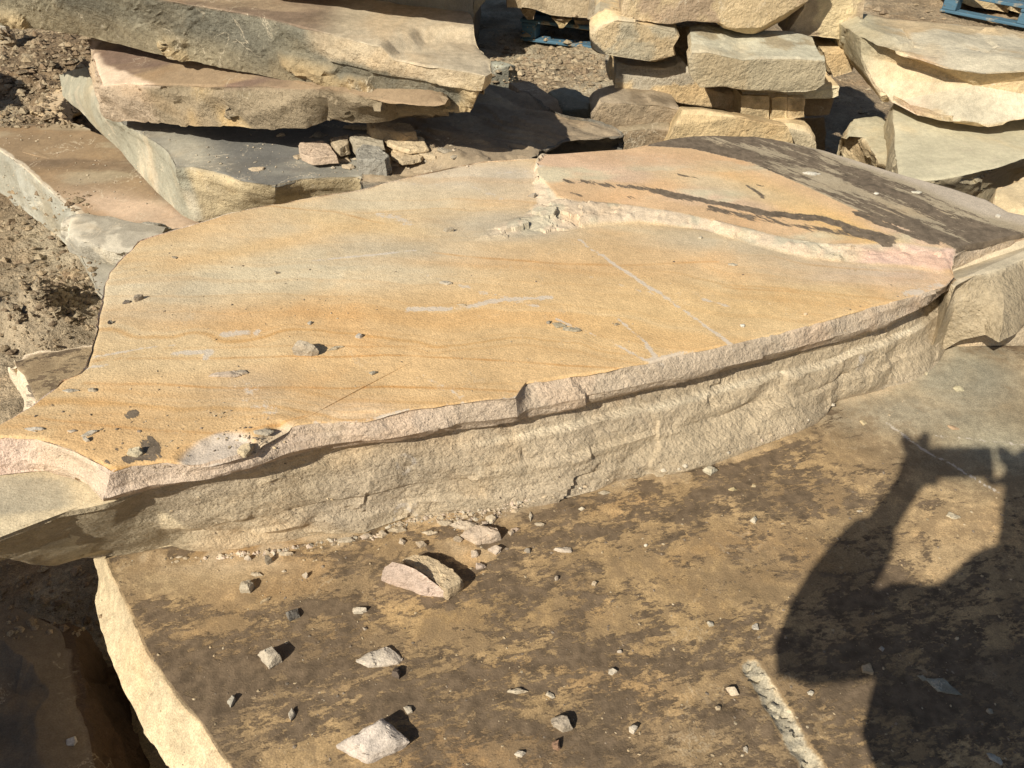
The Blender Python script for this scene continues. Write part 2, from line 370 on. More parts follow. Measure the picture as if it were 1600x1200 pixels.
def l0_paint(V, at, SM):
    t = 1-SM; P = V
    w = P*np.array([1., 1., 0])
    n1 = fbm(w*2.2, 5, 50, .6); n2 = fbm(w*np.array([3, 7, 1]), 5, 51)
    base = np.tile([.40, .275, .14], (len(V), 1))
    base = mixc(base, [.215, .155, .092], ss(-.2, .45, n2))
    base = mixc(base, [.38, .23, .10], ss(.25, .55, fbm(w*np.array([2, 5, 1]), 4, 53))*.7)
    for (cx, cy, rx, ry, c, k) in [(1480, 590, 150, 70, [.33, .30, .22], 1.), (1400, 640, 120, 40, [.36, .31, .22], .8), (1560, 700, 120, 70, [.30, .27, .19], .8), (1480, 850, 110, 70, [.50, .36, .20], .8), (300, 905, 150, 30, [.42, .32, .19], .8), (1300, 820, 160, 40, [.42, .30, .16], .5), (1120, 940, 200, 90, [.45, .31, .15], .35), (700, 960, 220, 25, [.42, .28, .13], .6), (1370, 1000, 120, 60, [.40, .28, .15], .4)]:
        base = mixc(base, c, np.clip(blob(P, cx, cy, rx, ry, L0)*k*1.2, 0, 1))
    at['tint'][:] = np.where((SM > .4)[:, None], at['tint'], base*(1+.1*fbm(w*9, 4, 55))[:, None])
    st = .47 + .25*n1 + .1*n2
    for (cx, cy, rx, ry, k) in [(420, 1040, 190, 45, .5), (560, 960, 40, 18, .7), (480, 950, 22, 22, .3), (760, 900, 110, 60, .4), (900, 800, 200, 50, .3), (1180, 760, 160, 60, .35), (600, 1100, 300, 60, .25), (1000, 1010, 240, 50, .3), (1350, 950, 150, 90, .35), (1400, 1120, 200, 80, .4), (260, 950, 60, 15, .3), (1430, 640, 50, 10, .35), (1575, 605, 30, 10, .75), (1500, 830, 60, 60, -.4), (300, 905, 160, 30, -.6), (1470, 590, 200, 60, -1.0), (1560, 690, 140, 70, -.9), (700, 965, 220, 24, -.55), (420, 920, 200, 22, -.4), (1130, 900, 190, 70, -.28), (1060, 1130, 120, 50, -.1), (650, 1010, 250, 18, -.15), (560, 1030, 120, 22, -.35), (1330, 800, 110, 60, -.25), (1350, 700, 90, 30, -.3)]:
        st = st + (k*.6 if k > -.7 else k)*blob(P, cx, cy, rx, ry, L0)
    g = np.exp(-((line_d(P, GRV, L0)+.006*fbm(P*55, 3, 8))/.017)**4)*t
    at['tint'][:] = mixc(at['tint'], [.42, .37, .27], ss(.25, .6, g+.12*fbm(P*40, 3, 3)))
    at['tint'][:] = mixc(at['tint'], [.60, .50, .34], ss(.08, .3, g)*ss(.7, .35, g)*ss(-.1, .2, fbm(P*30, 3, 6)))
    st = st - 3*g
    du = np.exp(-(line_d(P, sorted(a_bot0), L0)/.035)**2)*ss(-.3, .3, fbm(w*16, 4, 81)) + .8*blob(P, 745, 850, 60, 26, L0)*ss(-.3, .2, fbm(w*22, 4, 82)) + .5*blob(P, 380, 885, 120, 14, L0)
    du = np.clip(du, 0, 1)*t; at['tint'][:] = mixc(at['tint'], [.50, .40, .27], du*.8); st = st - 1.2*du
    at['stain'][:] = np.where(SM > .4, -1, st)
    at['chalk'][:] = t*(.65*stroke(P, [(1385, 660), (1440, 700), (1490, 728), (1560, 770)], 4, L0) + .5*stroke(P, [(1460, 680), (1600, 695)], 4, L0) + .12*g)
lower = stone('lower_stone_slab', 'lowest slab with patchy brown stains, strewn with chips and crossed by a person\'s shadow', 'stone slab',
      [ringT, ringB, ringC], 'sandstone_stained', res=.010, top=(.36, .24, .12), side=(.62, .50, .32), a_top=.004, a_side=.007, rim=.004, post=l0_post, paint=l0_paint, center=(.7, 1.1, .3), capcap=260, maxn=1100, seed=11)

# ================================================================== THICK MIDDLE SLAB (A)
PB = (.615, -.045, 0.)                      # orange slab top plane
PA = (.532, -.045, 0.)                      # its underside / top of thick slab
b_low = [(165, 786), (220, 773), (300, 757), (380, 738), (440, 722), (500, 706), (620, 693), (670, 684), (780, 667), (840, 650), (900, 638), (1000, 613), (1100, 590), (1200, 565), (1300, 540), (1380, 515), (1440, 484), (1490, 446)]
shelf = [(-70, 868), (-30, 850), (0, 836), (40, 822), (60, 812), (110, 797), (140, 795)]
a_bot = [(-90, 880), (-40, 872), (0, 868), (40, 882), (90, 884), (150, 876), (200, 873), (250, 868), (300, 868), (430, 857), (500, 844), (594, 831), (612, 816), (680, 801), (762, 792), (826, 779), (894, 764), (940, 749), (1000, 736), (1056, 729), (1094, 718), (1150, 696), (1225, 670), (1285, 642), (1300, 621), (1386, 600), (1442, 572), (1465, 547)]
ts = T(shelf, PA); tb = T(b_low[1:], PA); tb[:, 1] += .012
top_front = np.vstack([ts, tb])
# matching control counts: resample both front lines to K points by x
def by_x(poly, K, x0, x1):
    xs_ = np.linspace(x0, x1, K); P = np.asarray(poly, float); o = np.argsort(P[:, 0]); return [(x, float(np.interp(x, P[o, 0], P[o, 1]))) for x in xs_]
K = 46
tf = by_x(shelf + b_low[1:], K, -80, 1500); bf = by_x(a_bot + [(1500, 531), (1540, 524)], K, -90, 1475)
RT = T(tf, PA); RT[8:, 1] += .010 + .012*np.clip((np.arange(8, K)-14)/6., 0, 1)
RB = T(bf, (.302,))
RM = RT.copy(); RM[:, 2] -= .022
for i, p in enumerate(bf):
    wv = min(1, max(0, (168-p[0])/130)); pv = aty(p[0], p[1], RT[i][1]+.016); RB[i] = RB[i]*(1-wv)+pv*wv
k = np.clip((13-np.arange(K))/6., 0, 1); RM[:, 1] += .010*k+.004; RM[:, 0] += .01*k
RT2 = RT.copy(); RT2[:, 2] -= .012
back = np.array([[1.75, 1.75, 0], [2.1, 2.0, 0], [1.6, 2.25, 0], [.9, 2.3, 0], [0, 2.2, 0], [-.5, 1.85, 0], [-.72, 1.6, 0], [-.80, 1.35, 0], [-.88, 1.12, 0], [-1.02, .98, 0]])
bt = lift(back, PA); bb = back.copy(); bb[:, 2] = .302
bm = bt.copy(); bm[:, 2] -= .034; bt2 = bt.copy(); bt2[:, 2] -= .012
RM2 = RM.copy()
def a_post(P, SM, N, rowi, m0):
    P = P.copy(); fr = (SM > .5)
    # crisp bedding ledges along the face: below each line the rock stands a little proud
    zrel = P[:, 2] - (.532-.045*P[:, 0])
    for dz, a, sx in ((-.058, .013, 1), (-.115, .010, 2)):
        ln = dz + .012*fbm(np.column_stack([P[:, 0]*2.2, np.full(len(P), dz*9), P[:, 0]*0]), 3, 70+sx)
        m = ss(-.003, .003, ln-zrel)*ss(-.12, .2, P[:, 0]+.1)
        P[:, 1] -= fr*a*m; P[:, 0] += fr*a*m*.35
    tri = sdf(P[:, [0, 2, 1]], TY([(226, 818), (250, 826), (270, 846), (290, 872), (262, 868), (238, 860), (234, 838)], .93)[:, [0, 2, 1]])
    xl = aty(226, 840, .93)[0]; pass
    # scalloped hollows near the foot
    sc = np.maximum(0, rid(P*np.array([2.2, 2.2, 4]), 2, 81)-.45)*.05
    P[:, 1] += fr*sc*ss(.50, .33, P[:, 2])
    return P
def a_paint(V, at, SM):
    tn = at['tint']
    g = ss(-.1, .4, fbm(V*np.array([2, 2, 5]), 4, 60))
    tn[:] = np.where((SM > .4)[:, None], mixc(tn, [.53, .435, .31], g), tn)
    left = ss(-.62, -.72, V[:, 0]+.05*fbm(V*12, 3, 5))*(SM > .4)
    tn[:] = mixc(tn, [.40, .33, .22], left*.9)
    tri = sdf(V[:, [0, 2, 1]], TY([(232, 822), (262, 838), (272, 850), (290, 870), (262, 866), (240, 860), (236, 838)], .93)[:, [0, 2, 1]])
    tn[:] = mixc(tn, [.82, .68, .46], ss(-.004, .004, tri+.004*fbm(V*40, 3, 2))*(SM > .4))  # sun-facing facet: its brightness painted in as a pale break colour
    zrel = V[:, 2] - (.532-.045*V[:, 0])
    ln = -.058 + .012*fbm(np.column_stack([V[:, 0]*2.2, np.full(len(V), -.058*9), V[:, 0]*0]), 3, 71)
    pl = np.exp(-((zrel-ln-.001)/.0042)**2)*ss(-.1, .2, fbm(V*7, 3, 8)+.15)*ss(-.2, .1, V[:, 0])
    tn[:] = mixc(tn, [.74, .64, .47], pl*(SM > .4)*.95)  # sunlit highlight on the ledge lip, painted as a pale line
    # grey weathered top shelf and pale broken margin
    tp = (SM < .4)
    tn[:] = np.where(tp[:, None], np.array([.40, .35, .25])*(1+.12*fbm(V*14, 4, 2))[:, None], tn)
    d = -sdf(V, T([(-120, 745), (60, 748), (100, 752), (104, 790), (60, 796), (-120, 815)], PA))
    tn[:] = np.where((tp & (d > 0))[:, None], mixc(tn, [.60, .50, .33], ss(0., .01, d)), tn)
    at['chalk'][:] = (SM > .4)*(.55*np.exp(-((fbm(V*5, 3, 90)-.35)/.05)**2))
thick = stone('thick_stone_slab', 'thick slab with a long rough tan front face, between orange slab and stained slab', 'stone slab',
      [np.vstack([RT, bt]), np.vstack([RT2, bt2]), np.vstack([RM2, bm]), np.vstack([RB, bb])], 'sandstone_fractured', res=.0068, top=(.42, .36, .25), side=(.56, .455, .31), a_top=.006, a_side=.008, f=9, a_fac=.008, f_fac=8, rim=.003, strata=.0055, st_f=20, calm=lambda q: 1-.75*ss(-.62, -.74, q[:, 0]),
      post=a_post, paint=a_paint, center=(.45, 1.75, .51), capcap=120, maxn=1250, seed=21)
# raised right-hand end of the same rock
e_top = [(1380, 512), (1440, 482), (1470, 462), (1493, 440), (1499, 415), (1503, 397), (1540, 390), (1600, 378), (1720, 365)]
eT = T(e_top, PB)
eT = np.vstack([eT, [[1.9, 1.65, .53], [1.75, 1.35, .535]]])
# front face of the end: traced along its top edge and foot
et = T([(1489, 449), (1493, 443), (1498, 436), (1520, 431), (1545, 427), (1565, 420), (1582, 412), (1600, 406), (1700, 375)], (.555,))
eb = np.vstack([T([p], (z_,)) for p, z_ in zip([(1448, 562), (1458, 554), (1468, 546), (1500, 531), (1540, 523), (1562, 535), (1585, 522), (1610, 495), (1700, 430)], [.302, .302, .31, .37, .41, .42, .42, .42, .42])])
bk = np.array([[1.95, 1.95, 0], [1.72, 2.15, 0], [1.45, 1.98, 0], [1.30, 1.86, 0], [1.18, 1.78, 0]])
bkT = bk.copy(); bkT[:, 2] = [.555, .56, .56, .55, .5]; bkB = bk.copy(); bkB[:, 2] = .42
em = (et*.55+eb*.45); em[:, 1] -= .012
def end_post(P, SM, N, rowi, m0):
    P = P.copy(); a = .35*P[:, 0]-.9*P[:, 2]
    P[:, 1] += (SM > .4)*.008*rid(np.column_stack([P[:, 0]*3+P[:, 2]*4, P[:, 0]*0, P[:, 2]*6-P[:, 0]*3]), 3, 33)
    return P
def end_paint(V, at, SM):
    at['tint'][:] = mixc(at['tint'], [.56, .48, .34], ss(.3, .6, 1-SM)*.8)
endp = stone('raised_end', None, None, [np.vstack([et, bkT]), np.vstack([em, bkT*.5+bkB*.5]), np.vstack([eb, bkB])], 'sandstone_fractured', res=.012, top=(.5, .42, .29), side=(.46, .375, .25), a_top=.005, a_side=.008, f=9, a_fac=.008, f_fac=8, strata=.007, rim=.006, parent=thick, post=end_post, paint=end_paint, seed=23)  # same rock; side tint darkened to stand for grazing light

# ================================================================== ORANGE SLAB (B)
b_front = [(172, 737), (200, 728), (250, 722), (300, 724), (322, 722), (352, 716), (390, 700), (430, 675), (446, 668), (490, 661), (530, 657), (565, 658), (600, 650), (640, 641), (700, 633), (762, 625), (804, 622), (812, 610), (822, 598), (870, 590), (950, 580), (1020, 566), (1070, 552), (1150, 537), (1230, 518), (1300, 499), (1380, 475), (1440, 461), (1478, 446), (1495, 431)]
b_rest = [(1490, 416), (1489, 402), (1510, 392), (1600, 374), (1680, 362), (1700, 352), (1640, 350), (1580, 338), (1545, 318), (1490, 300), (1420, 281), (1350, 259), (1290, 240), (1230, 226), (1180, 218), (1120, 217), (1085, 218), (1050, 222), (1010, 232), (980, 238), (940, 241), (870, 246), (800, 249), (755, 252), (700, 262), (650, 273), (600, 286), (560, 296), (520, 301), (480, 310), (420, 319), (360, 331), (300, 349), (250, 363), (212, 376), (196, 392), (181, 408), (168, 425), (158, 450), (152, 485), (145, 515), (137, 545), (131, 573), (118, 584), (95, 593), (70, 612), (40, 636), (10, 655), (-20, 670), (-46, 683)]
b_left = [(-40, 686), (0, 684), (50, 686), (80, 694), (110, 704), (145, 722)]
ctlT = b_front + b_rest + b_left
RTb = T(ctlT, PB)
lowx = [165, 195, 245, 298, 322, 355, 400, 440, 465, 505, 545, 580, 610, 650, 705, 765, 805, 815, 830, 878, 955, 1025, 1075, 1155, 1235, 1305, 1380, 1440, 1472, 1494]
bl = sorted(b_low); low_front = [(x, float(np.interp(x, [q[0] for q in bl], [q[1] for q in bl]))-(3 if x > 1400 else 0)) for x in lowx]
low_left = [(-52, 752), (0, 747), (50, 743), (82, 741), (120, 752), (140, 763)]
nF0 = len(b_front); RLb = np.vstack([T(low_front, PA), lift(T(b_rest, PB), PA, .002), T(low_left, PA)]); RLb[:, 2] += .006
_cB = np.array([.1, 1.5]); _nr = len(b_rest); _v = _cB - RLb[nF0:nF0+_nr, :2]; RLb[nF0:nF0+_nr, :2] += .05*_v/np.linalg.norm(_v, axis=1, keepdims=True)
nF = len(b_front)
# break of slope: pale upper chamfer then a steeper, slightly undercut lower half
RMb = RTb*.42+RLb*.58; RMb[:nF, 1] -= .016; RMb[:nF, 0] += .004
RMb[-6:, 1] -= .004
cI = [(858, 300), (872, 316), (905, 322), (960, 326), (1060, 341), (1150, 363), (1230, 383), (1300, 391), (1400, 386), (1455, 392), (1505, 398), (1720, 360), (1720, 200), (1000, 190), (858, 245), (840, 262), (838, 280)]
cO = [(728, 380), (745, 368), (775, 350), (812, 340), (836, 318), (832, 290), (836, 262), (846, 230), (1000, 170), (1760, 180), (1760, 380), (1505, 420), (1470, 428), (1420, 418), (1330, 412), (1250, 404), (1180, 386), (1100, 362), (1000, 350), (920, 357), (880, 368), (830, 374), (770, 378)]
def b_step(P):
    dI = sdf(P, T(cI, PB)); dO = sdf(P, T(cO, PB)); dO = np.maximum(dO, 0); dIn = np.maximum(-dI, 0)
    t = dO/(dO+dIn+1e-6); t = np.where(dI >= 0, 1., t)
    return t
def b_post(P, SM, N, rowi, m0):
    P = P.copy(); cap = ss(0., .3, 1-SM)
    cap = np.where(rowi <= m0-1, 1., 0.)
    fade = np.clip((m0-1-rowi)/4., 0, 1)
    t = b_step(P); lum = fbm(P*np.array([14, 14, 0]), 4, 41, .6)
    tt = np.clip(t + .45*lum*(t > 0)*(t < 1)*4*t*(1-t), 0, 1)
    fz = np.zeros(len(P)); mm_ = (t > 0) & (t < 1); fz[mm_] = facet(P[mm_]*np.array([9, 15, 0])+.25*fbm(P[mm_]*30, 2, 3)[:, None], 44)
    P[:, 2] += cap*(.017*np.sqrt(ss(0, 1, tt)) + (.006+.010*ss(.40, .1, P[:, 0]))*fz*np.minimum(1, 6*t*(1-t)) + .004*fbm(P*np.array([60, 60, 0]), 3, 42)*4*t*(1-t))*np.clip(.15+fade, 0, 1)
    # scooped chip at the near edge and a shallow spall beside it
    for (cx, cy, rx, ry, dp, an) in ((340, 706, 70, 26, .012, -18), (425, 690, 50, 20, .010, -35), (560, 655, 60, 14, .004, -5)):
        b = blob(P, cx, cy, rx, ry, PB, an); P[:, 2] -= cap*dp*ss(.25, .6, b+.25*fbm(P*30, 3, 2))
    # fresh fracture ripples on the near edge
    fr = np.where(rowi > m0-1, 1., 0.)*(SM > .4)
    rip = rid(np.column_stack([P[:, 0]*9, P[:, 2]*9, P[:, 1]*0]), 3, 91)
    P[:, 1] += fr*.010*rip*ss(-.45, -.2, P[:, 0])*ss(.25, .0, P[:, 0])
    return P
def b_paint(V, at, SM):
    P = V; w = P*np.array([1., 1., 0])
    warp = .10*fbm(w*1.4, 4, 60) + .03*fbm(w*5, 3, 61)
    arc = P[:, 1] + .10*(P[:, 0]+.2)**2*ss(1.2, 1.9, P[:, 1]) + warp       # bedding colour bands
    tn = np.tile([.60, .395, .195], (len(V), 1))
    tn = mixc(tn, [.60, .43, .235], ss(-.15, .35, fbm(np.column_stack([P[:, 0]*.8, arc*5, P[:, 0]*0]), 4, 62)))
    tn = mixc(tn, [.58, .335, .135], ss(.15, .55, fbm(np.column_stack([P[:, 0]*.6, arc*9, P[:, 0]*0+4]), 4, 63))*.6)
    tn = mixc(tn, [.52, .35, .18], ss(.35, .75, blob(P, 420, 640, 420, 90, PB))*.25)
    for (cx, cy, rx, ry, an, c, k) in [
        (330, 440, 330, 42, -6, [.56, .475, .32], .95), (260, 470, 110, 40, 0, [.52, .44, .32], .6), (560, 425, 160, 22, 3, [.57, .48, .33], .7),
        (700, 372, 190, 32, -2, [.47, .40, .285], .95), (790, 355, 90, 25, 0, [.45, .39, .29], .7), (660, 300, 200, 36, -8, [.58, .50, .35], .9), (740, 275, 120, 22, 0, [.55, .46, .35], .8), (480, 345, 140, 26, -14, [.55, .46, .31], .7),
        (390, 390, 150, 12, -12, [.60, .385, .175], .8), (560, 350, 120, 16, 8, [.62, .42, .20], .8), (840, 300, 60, 40, 0, [.50, .44, .34], .5),
        (1190, 400, 190, 26, 8, [.47, .395, .285], .9), (1330, 432, 130, 16, 4, [.52, .41, .31], .8), (1440, 444, 70, 22, 0, [.58, .40, .30], .8), (1100, 385, 130, 20, 5, [.50, .43, .30], .6),
        (1000, 400, 210, 16, 3, [.60, .38, .185], .8), (900, 420, 250, 10, 3, [.56, .32, .14], .5), (1250, 470, 220, 22, -6, [.62, .41, .19], .7), (1050, 500, 300, 60, 0, [.62, .43, .21], .5),
        (400, 600, 50, 26, 0, [.47, .37, .27], .45), (560, 640, 60, 18, 0, [.50, .40, .31], .4), (380, 618, 120, 25, 0, [.50, .40, .27], .3)]:
        tn = mixc(tn, c, np.clip(blob(P, cx, cy, rx, ry, PB, an)*1.35*(1+.8*fbm(w*np.array([3, 14, 1]), 4, 64)), 0, 1)*k*.72)
    # thin iron lines parallel to the bands
    ln = rid(np.column_stack([P[:, 0]*.35, (arc+.01*fbm(w*9, 3, 7))*13, P[:, 0]*0+2]), 2, 65)
    near = ss(2.0, 1.3, P[:, 1]); l2 = rid(np.column_stack([P[:, 0]*.5, (arc+.006*fbm(w*9, 3, 7))*34, P[:, 0]*0+5]), 2, 85); tn = mixc(tn, [.52, .29, .11], ss(.45, .9, l2)*.28*near); tn = mixc(tn, [.66, .50, .29], ss(-.4, -.9, l2)*.3*near)
    tn = mixc(tn, [.50, .27, .09], ss(.60, .93, ln)*.62*(.35+.65*near))
    for (pts, wd, k) in [([(140, 562), (350, 560), (600, 556), (800, 565), (1010, 580)], 2.0, .7), ([(130, 598), (330, 606), (600, 606), (820, 612)], 2.4, .75), ([(20, 652), (180, 668), (360, 680), (480, 650)], 2.2, .55), ([(330, 327), (420, 322), (520, 332), (600, 350)], 2.0, .5), ([(680, 396), (800, 410), (950, 418), (1120, 412)], 2.5, .5), ([(250, 545), (500, 541), (700, 545)], 1.5, .45), ([(1330, 470), (1230, 455), (1130, 450)], 2, .35)]:
        tn = mixc(tn, [.50, .255, .085], np.clip(stroke(P + .006*fbm(w*9, 3, 8)[:, None], pts, wd, PB)*k*(1+.7*fbm(w*20, 3, 9)), 0, 1))
    t = b_step(P)
    # raised layer: pink and orange skin
    up = np.array([.60, .395, .22])*np.ones((len(V), 1)); up = mixc(up, [.58, .405, .27], ss(0, .5, fbm(w*np.array([3, 6, 1]), 4, 66))); up = mixc(up, [.56, .47, .31], ss(.1, .45, fbm(w*np.array([5, 9, 1]), 4, 67)))
    for (cx, cy, rx, ry, an, c, k) in [(1000, 258, 150, 14, 2, [.58, .37, .22], .8), (1240, 330, 160, 20, 24, [.66, .42, .19], .9), (1330, 368, 90, 14, 24, [.68, .43, .18], .8), (1130, 300, 120, 14, 12, [.54, .46, .30], .5)]:
        up = mixc(up, c, np.clip(blob(P, cx, cy, rx, ry, PB, an)*1.3, 0, 1)*k)
    ua = ss(.9, 1., t)[:, None]; tn = tn*(1-ua) + up*ua
    # broken pale band of the step
    band = ss(.02, .16, t)*ss(1., .86, t)
    bc = np.array([.55, .43, .30])*np.ones((len(V), 1)); bc = mixc(bc, [.48, .41, .29], ss(0, .3, fbm(w*18, 4, 68))); bc = mixc(bc, [.60, .41, .31], ss(.0, .3, P[:, 0]-.65)*ss(-.2, .2, fbm(w*6, 3, 69)))
    tn = tn*(1-band)[:, None] + bc*band[:, None]
    # dark skin beyond the sharp diagonal line
    dk = T([(1010, 236), (1080, 240), (1170, 262), (1260, 302), (1350, 345), (1420, 370), (1470, 388), (1492, 400), (1530, 394), (1720, 352), (1720, 330), (1590, 330), (1500, 300), (1400, 262), (1300, 238), (1230, 224), (1130, 205), (1040, 215)], PB)
    dd = sdf(P, dk)
    under = ss(-.002, .004, dd)
    ub = np.array([.37, .295, .195])*np.ones((len(V), 1)); far = sdf(P, T([(1190, 200), (1260, 240), (1330, 268), (1420, 300), (1480, 330), (1530, 350), (1720, 400), (1800, 300), (1500, 200)], PB))
    ub = mixc(ub, [.47, .385, .29], ss(0., .06, far))
    tn = tn*(1-under)[:, None] + ub*under[:, None]
    st = np.full(len(V), -1.0)
    st = np.where(dd > 0, .80 - 1.0*ss(-.06, .10, far) + .25*fbm(w*3, 4, 71) - .4*blob(P, 1250, 285, 90, 25, PB, 20) - .35*blob(P, 1390, 330, 120, 10, PB, 22) - .3*blob(P, 1180, 240, 90, 10, PB, 10), st)
    # black lichen-like streaks on the raised skin
    s2 = np.zeros(len(V))
    for (pts, wd, k) in [([(885, 292), (960, 300), (1020, 306)], 7, .55), ([(1020, 308), (1110, 326), (1200, 345), (1280, 352), (1370, 378)], 7, .75), ([(1110, 335), (1200, 356), (1300, 372), (1385, 382)], 8, .6), ([(1340, 345), (1400, 370), (1450, 385)], 7, .75), ([(1325, 368), (1380, 385)], 9, .8), ([(1030, 277), (1100, 290), (1190, 300)], 3, .45), ([(1165, 298), (1190, 318)], 4, .6), ([(880, 310), (920, 316)], 6, .4), ([(930, 316), (1000, 318), (1060, 332)], 7, .35)]:
        s2 = np.maximum(s2, k*stroke(P, pts, wd*1.9, PB)*1.4)
    st = np.where((dd <= 0) & (t > .8), s2*1.0-.16, st)
    s3 = np.zeros(len(V))
    for (cx, cy, rx, ry, an, k) in [(205, 648, 20, 9, -15, .85), (215, 716, 48, 10, -4, .95), (236, 700, 26, 24, 55, .85), (190, 700, 22, 8, -10, .7), (170, 722, 22, 6, 20, .7)]:
        s3 = np.maximum(s3, k*blob(P, cx, cy, rx, ry, PB, an))
    st = np.where(t < .02, s3*1.35-.35, st)
    grey = blob(P, 335, 704, 62, 24, PB, -18); tn = mixc(tn, [.50, .41, .32], ss(.3, .5, grey+.1*fbm(w*25, 3, 1)))
    grey2 = blob(P, 425, 690, 48, 18, PB, -35); tn = mixc(tn, [.55, .44, .31], ss(.3, .5, grey2+.1*fbm(w*25, 3, 1))*.8)
    s = SM > .4
    # broken edge: pink at the left, mauve grey toward the right
    sc = np.tile([.56, .455, .335], (len(V), 1))
    sc = mixc(sc, [.60, .475, .36], ss(.3, -.35, P[:, 0])*ss(-.3, .2, fbm(w*6, 3, 72)+.15))
    sc = mixc(sc, [.64, .48, .34], ss(.1, .5, fbm(P*9, 4, 73))*.6)
    lf = ss(-.66, -.72, P[:, 0])
    sc = mixc(sc, [.70, .50, .40], lf); sc = mixc(sc, [.72, .60, .46], lf*ss(-1., -.74, P[:, 0]+.04*fbm(P*8, 3, 3)))
    at['tint'][:] = np.where(s[:, None], sc, tn*np.array([1.08, 1.12, 1.16])*(1+.05*fbm(w*30, 3, 74))[:, None])
    at['stain'][:] = np.where(s, -1, st)
    ch = np.zeros(len(V))
    for (pts, wd, k) in [([(905, 378), (975, 425), (1050, 475), (1110, 515), (1140, 538)], 3.2, .7), ([(965, 500), (1010, 535), (1025, 560)], 3., .6), ([(870, 500), (940, 530), (1010, 562)], 2.6, .55), ([(490, 408), (600, 398), (650, 392)], 2.5, .5), ([(640, 485), (700, 486), (790, 470), (860, 468)], 5, .6), ([(660, 430), (760, 460), (840, 480)], 6, .35), ([(150, 556), (200, 548), (270, 540)], 3, .6), ([(270, 552), (330, 550), (322, 560)], 4.5, .6), ([(350, 523), (398, 520)], 6, .55), ([(135, 574), (165, 571)], 3, .6), ([(660, 590), (690, 603), (720, 618)], 6, .5), ([(1020, 566), (1060, 556), (1080, 552)], 7, .75), ([(490, 660), (560, 655), (640, 640)], 4, .55), ([(700, 632), (800, 624)], 4, .55), ([(610, 338), (640, 350)], 8, .4), ([(590, 335), (620, 342)], 5, .5), ([(1100, 470), (1140, 480)], 4, .5), ([(720, 285), (770, 305), (780, 312)], 5, .4), ([(910, 432), (1050, 470)], 4, .3), ([(780, 270), (850, 268)], 5, .35), ([(1420, 458), (1450, 450), (1470, 444)], 8, .55), ([(600, 280), (660, 290), (720, 288)], 5, .3), ([(380, 600), (420, 640)], 18, .3), ([(540, 630), (570, 645)], 16, .35)]:
        ch = np.maximum(ch, min(.75, k*1.1)*stroke(P + .004*fbm(w*25, 3, 8)[:, None], pts, wd*1.55, PB))
    ch = ch*np.clip(.98+.7*fbm(w*11, 4, 88), .4, 1.3)
    at['chalk'][:] = np.where(s, .35*ss(.3, .6, fbm(P*10, 3, 75)), ch*(1-under) + band*.12)
orange = stone('orange_stone_slab', 'broad flat orange banded sandstone slab in the middle, its far right corner blackened', 'stone slab',
      [RTb, RMb, RLb], 'sandstone_banded', res=.0075, top=(.6, .4, .2), side=(.5, .4, .3), a_top=.0025, a_side=.006, f=9, a_fac=.006, f_fac=7, strata=.006, st_f=36, pale=.75, rim=.011, post=b_post, paint=b_paint, center=(.12, 1.55, PB[0]), capcap=250, maxn=1400, seed=31)

# ================================================================== LEFT-HAND STACK
def P3(*rows): return np.array(rows, float)
def below(r, dz=None, z=None, dx=0, dy=0):
    q = np.array(r, float).copy()
    if z is not None: q[:, 2] = z
    else: q[:, 2] -= dz
    q[:, 0] += dx; q[:, 1] += dy; return q
# G1 low grey slab
G1 = (.25,)
g1 = [(-60, 205), (-5, 198), (60, 192), (110, 192), (150, 205), (200, 240), (290, 300), (320, 345), (300, 352), (258, 352), (215, 357), (160, 352), (124, 338), (92, 312), (60, 280), (25, 248), (0, 232), (-60, 195)]
g1 = [(-90, 205), (0, 198), (60, 192), (110, 191), (170, 215), (240, 262), (330, 330), (330, 368), (300, 356), (215, 362), (150, 352), (124, 336), (92, 310), (60, 283), (25, 252), (0, 236), (-110, 165)]
g1T = T(g1, G1); g1B = below(g1T, z=-.03)
low = T([(300, 400), (215, 420), (150, 420), (112, 392), (80, 362), (45, 334), (15, 308), (-10, 295), (-120, 225)], (.02,)); g1B[8:17] = low
def g1_paint(V, at, SM):
    t = at['tint']; w = V*np.array([1, 1, 0])
    top = np.tile([.30, .215, .13], (len(V), 1)); top = mixc(top, [.21, .15, .095], ss(0, .4, fbm(w*np.array([2, 6, 1]), 5, 1)))
    top = mixc(top, [.37, .30, .20], ss(.1, .5, fbm(w*np.array([3, 9, 1]), 5, 2)))
    top = mixc(top, [.55, .41, .29], np.clip(blob(V, 215, 330, 100, 22, G1, 12)*1.5, 0, 1))
    e = np.exp(-(line_d(V, [(-60, 205), (0, 238), (25, 254), (60, 285), (92, 312), (124, 338)], G1)/.022)**2)
    top = mixc(top, [.58, .50, .38], ss(.3, .6, e+.35*fbm(V*13, 4, 3)))
    sd_ = np.tile([.36, .34, .27], (len(V), 1)); sd_ = mixc(sd_, [.45, .44, .37], ss(0, .4, fbm(V*np.array([4, 4, 9]), 4, 4)))
    s = ss(.3, .7, SM); t[:] = top*(1-s)[:, None] + sd_*s[:, None]
stone('grey_stone_slab', 'low grey slab at the left edge with dusty brown top and pale chipped rim', 'stone slab', [g1T, g1B], 'sandstone_smooth', res=.014, a_top=.008, a_side=.012, paint=g1_paint, rim=.012, seed=41, group=None)
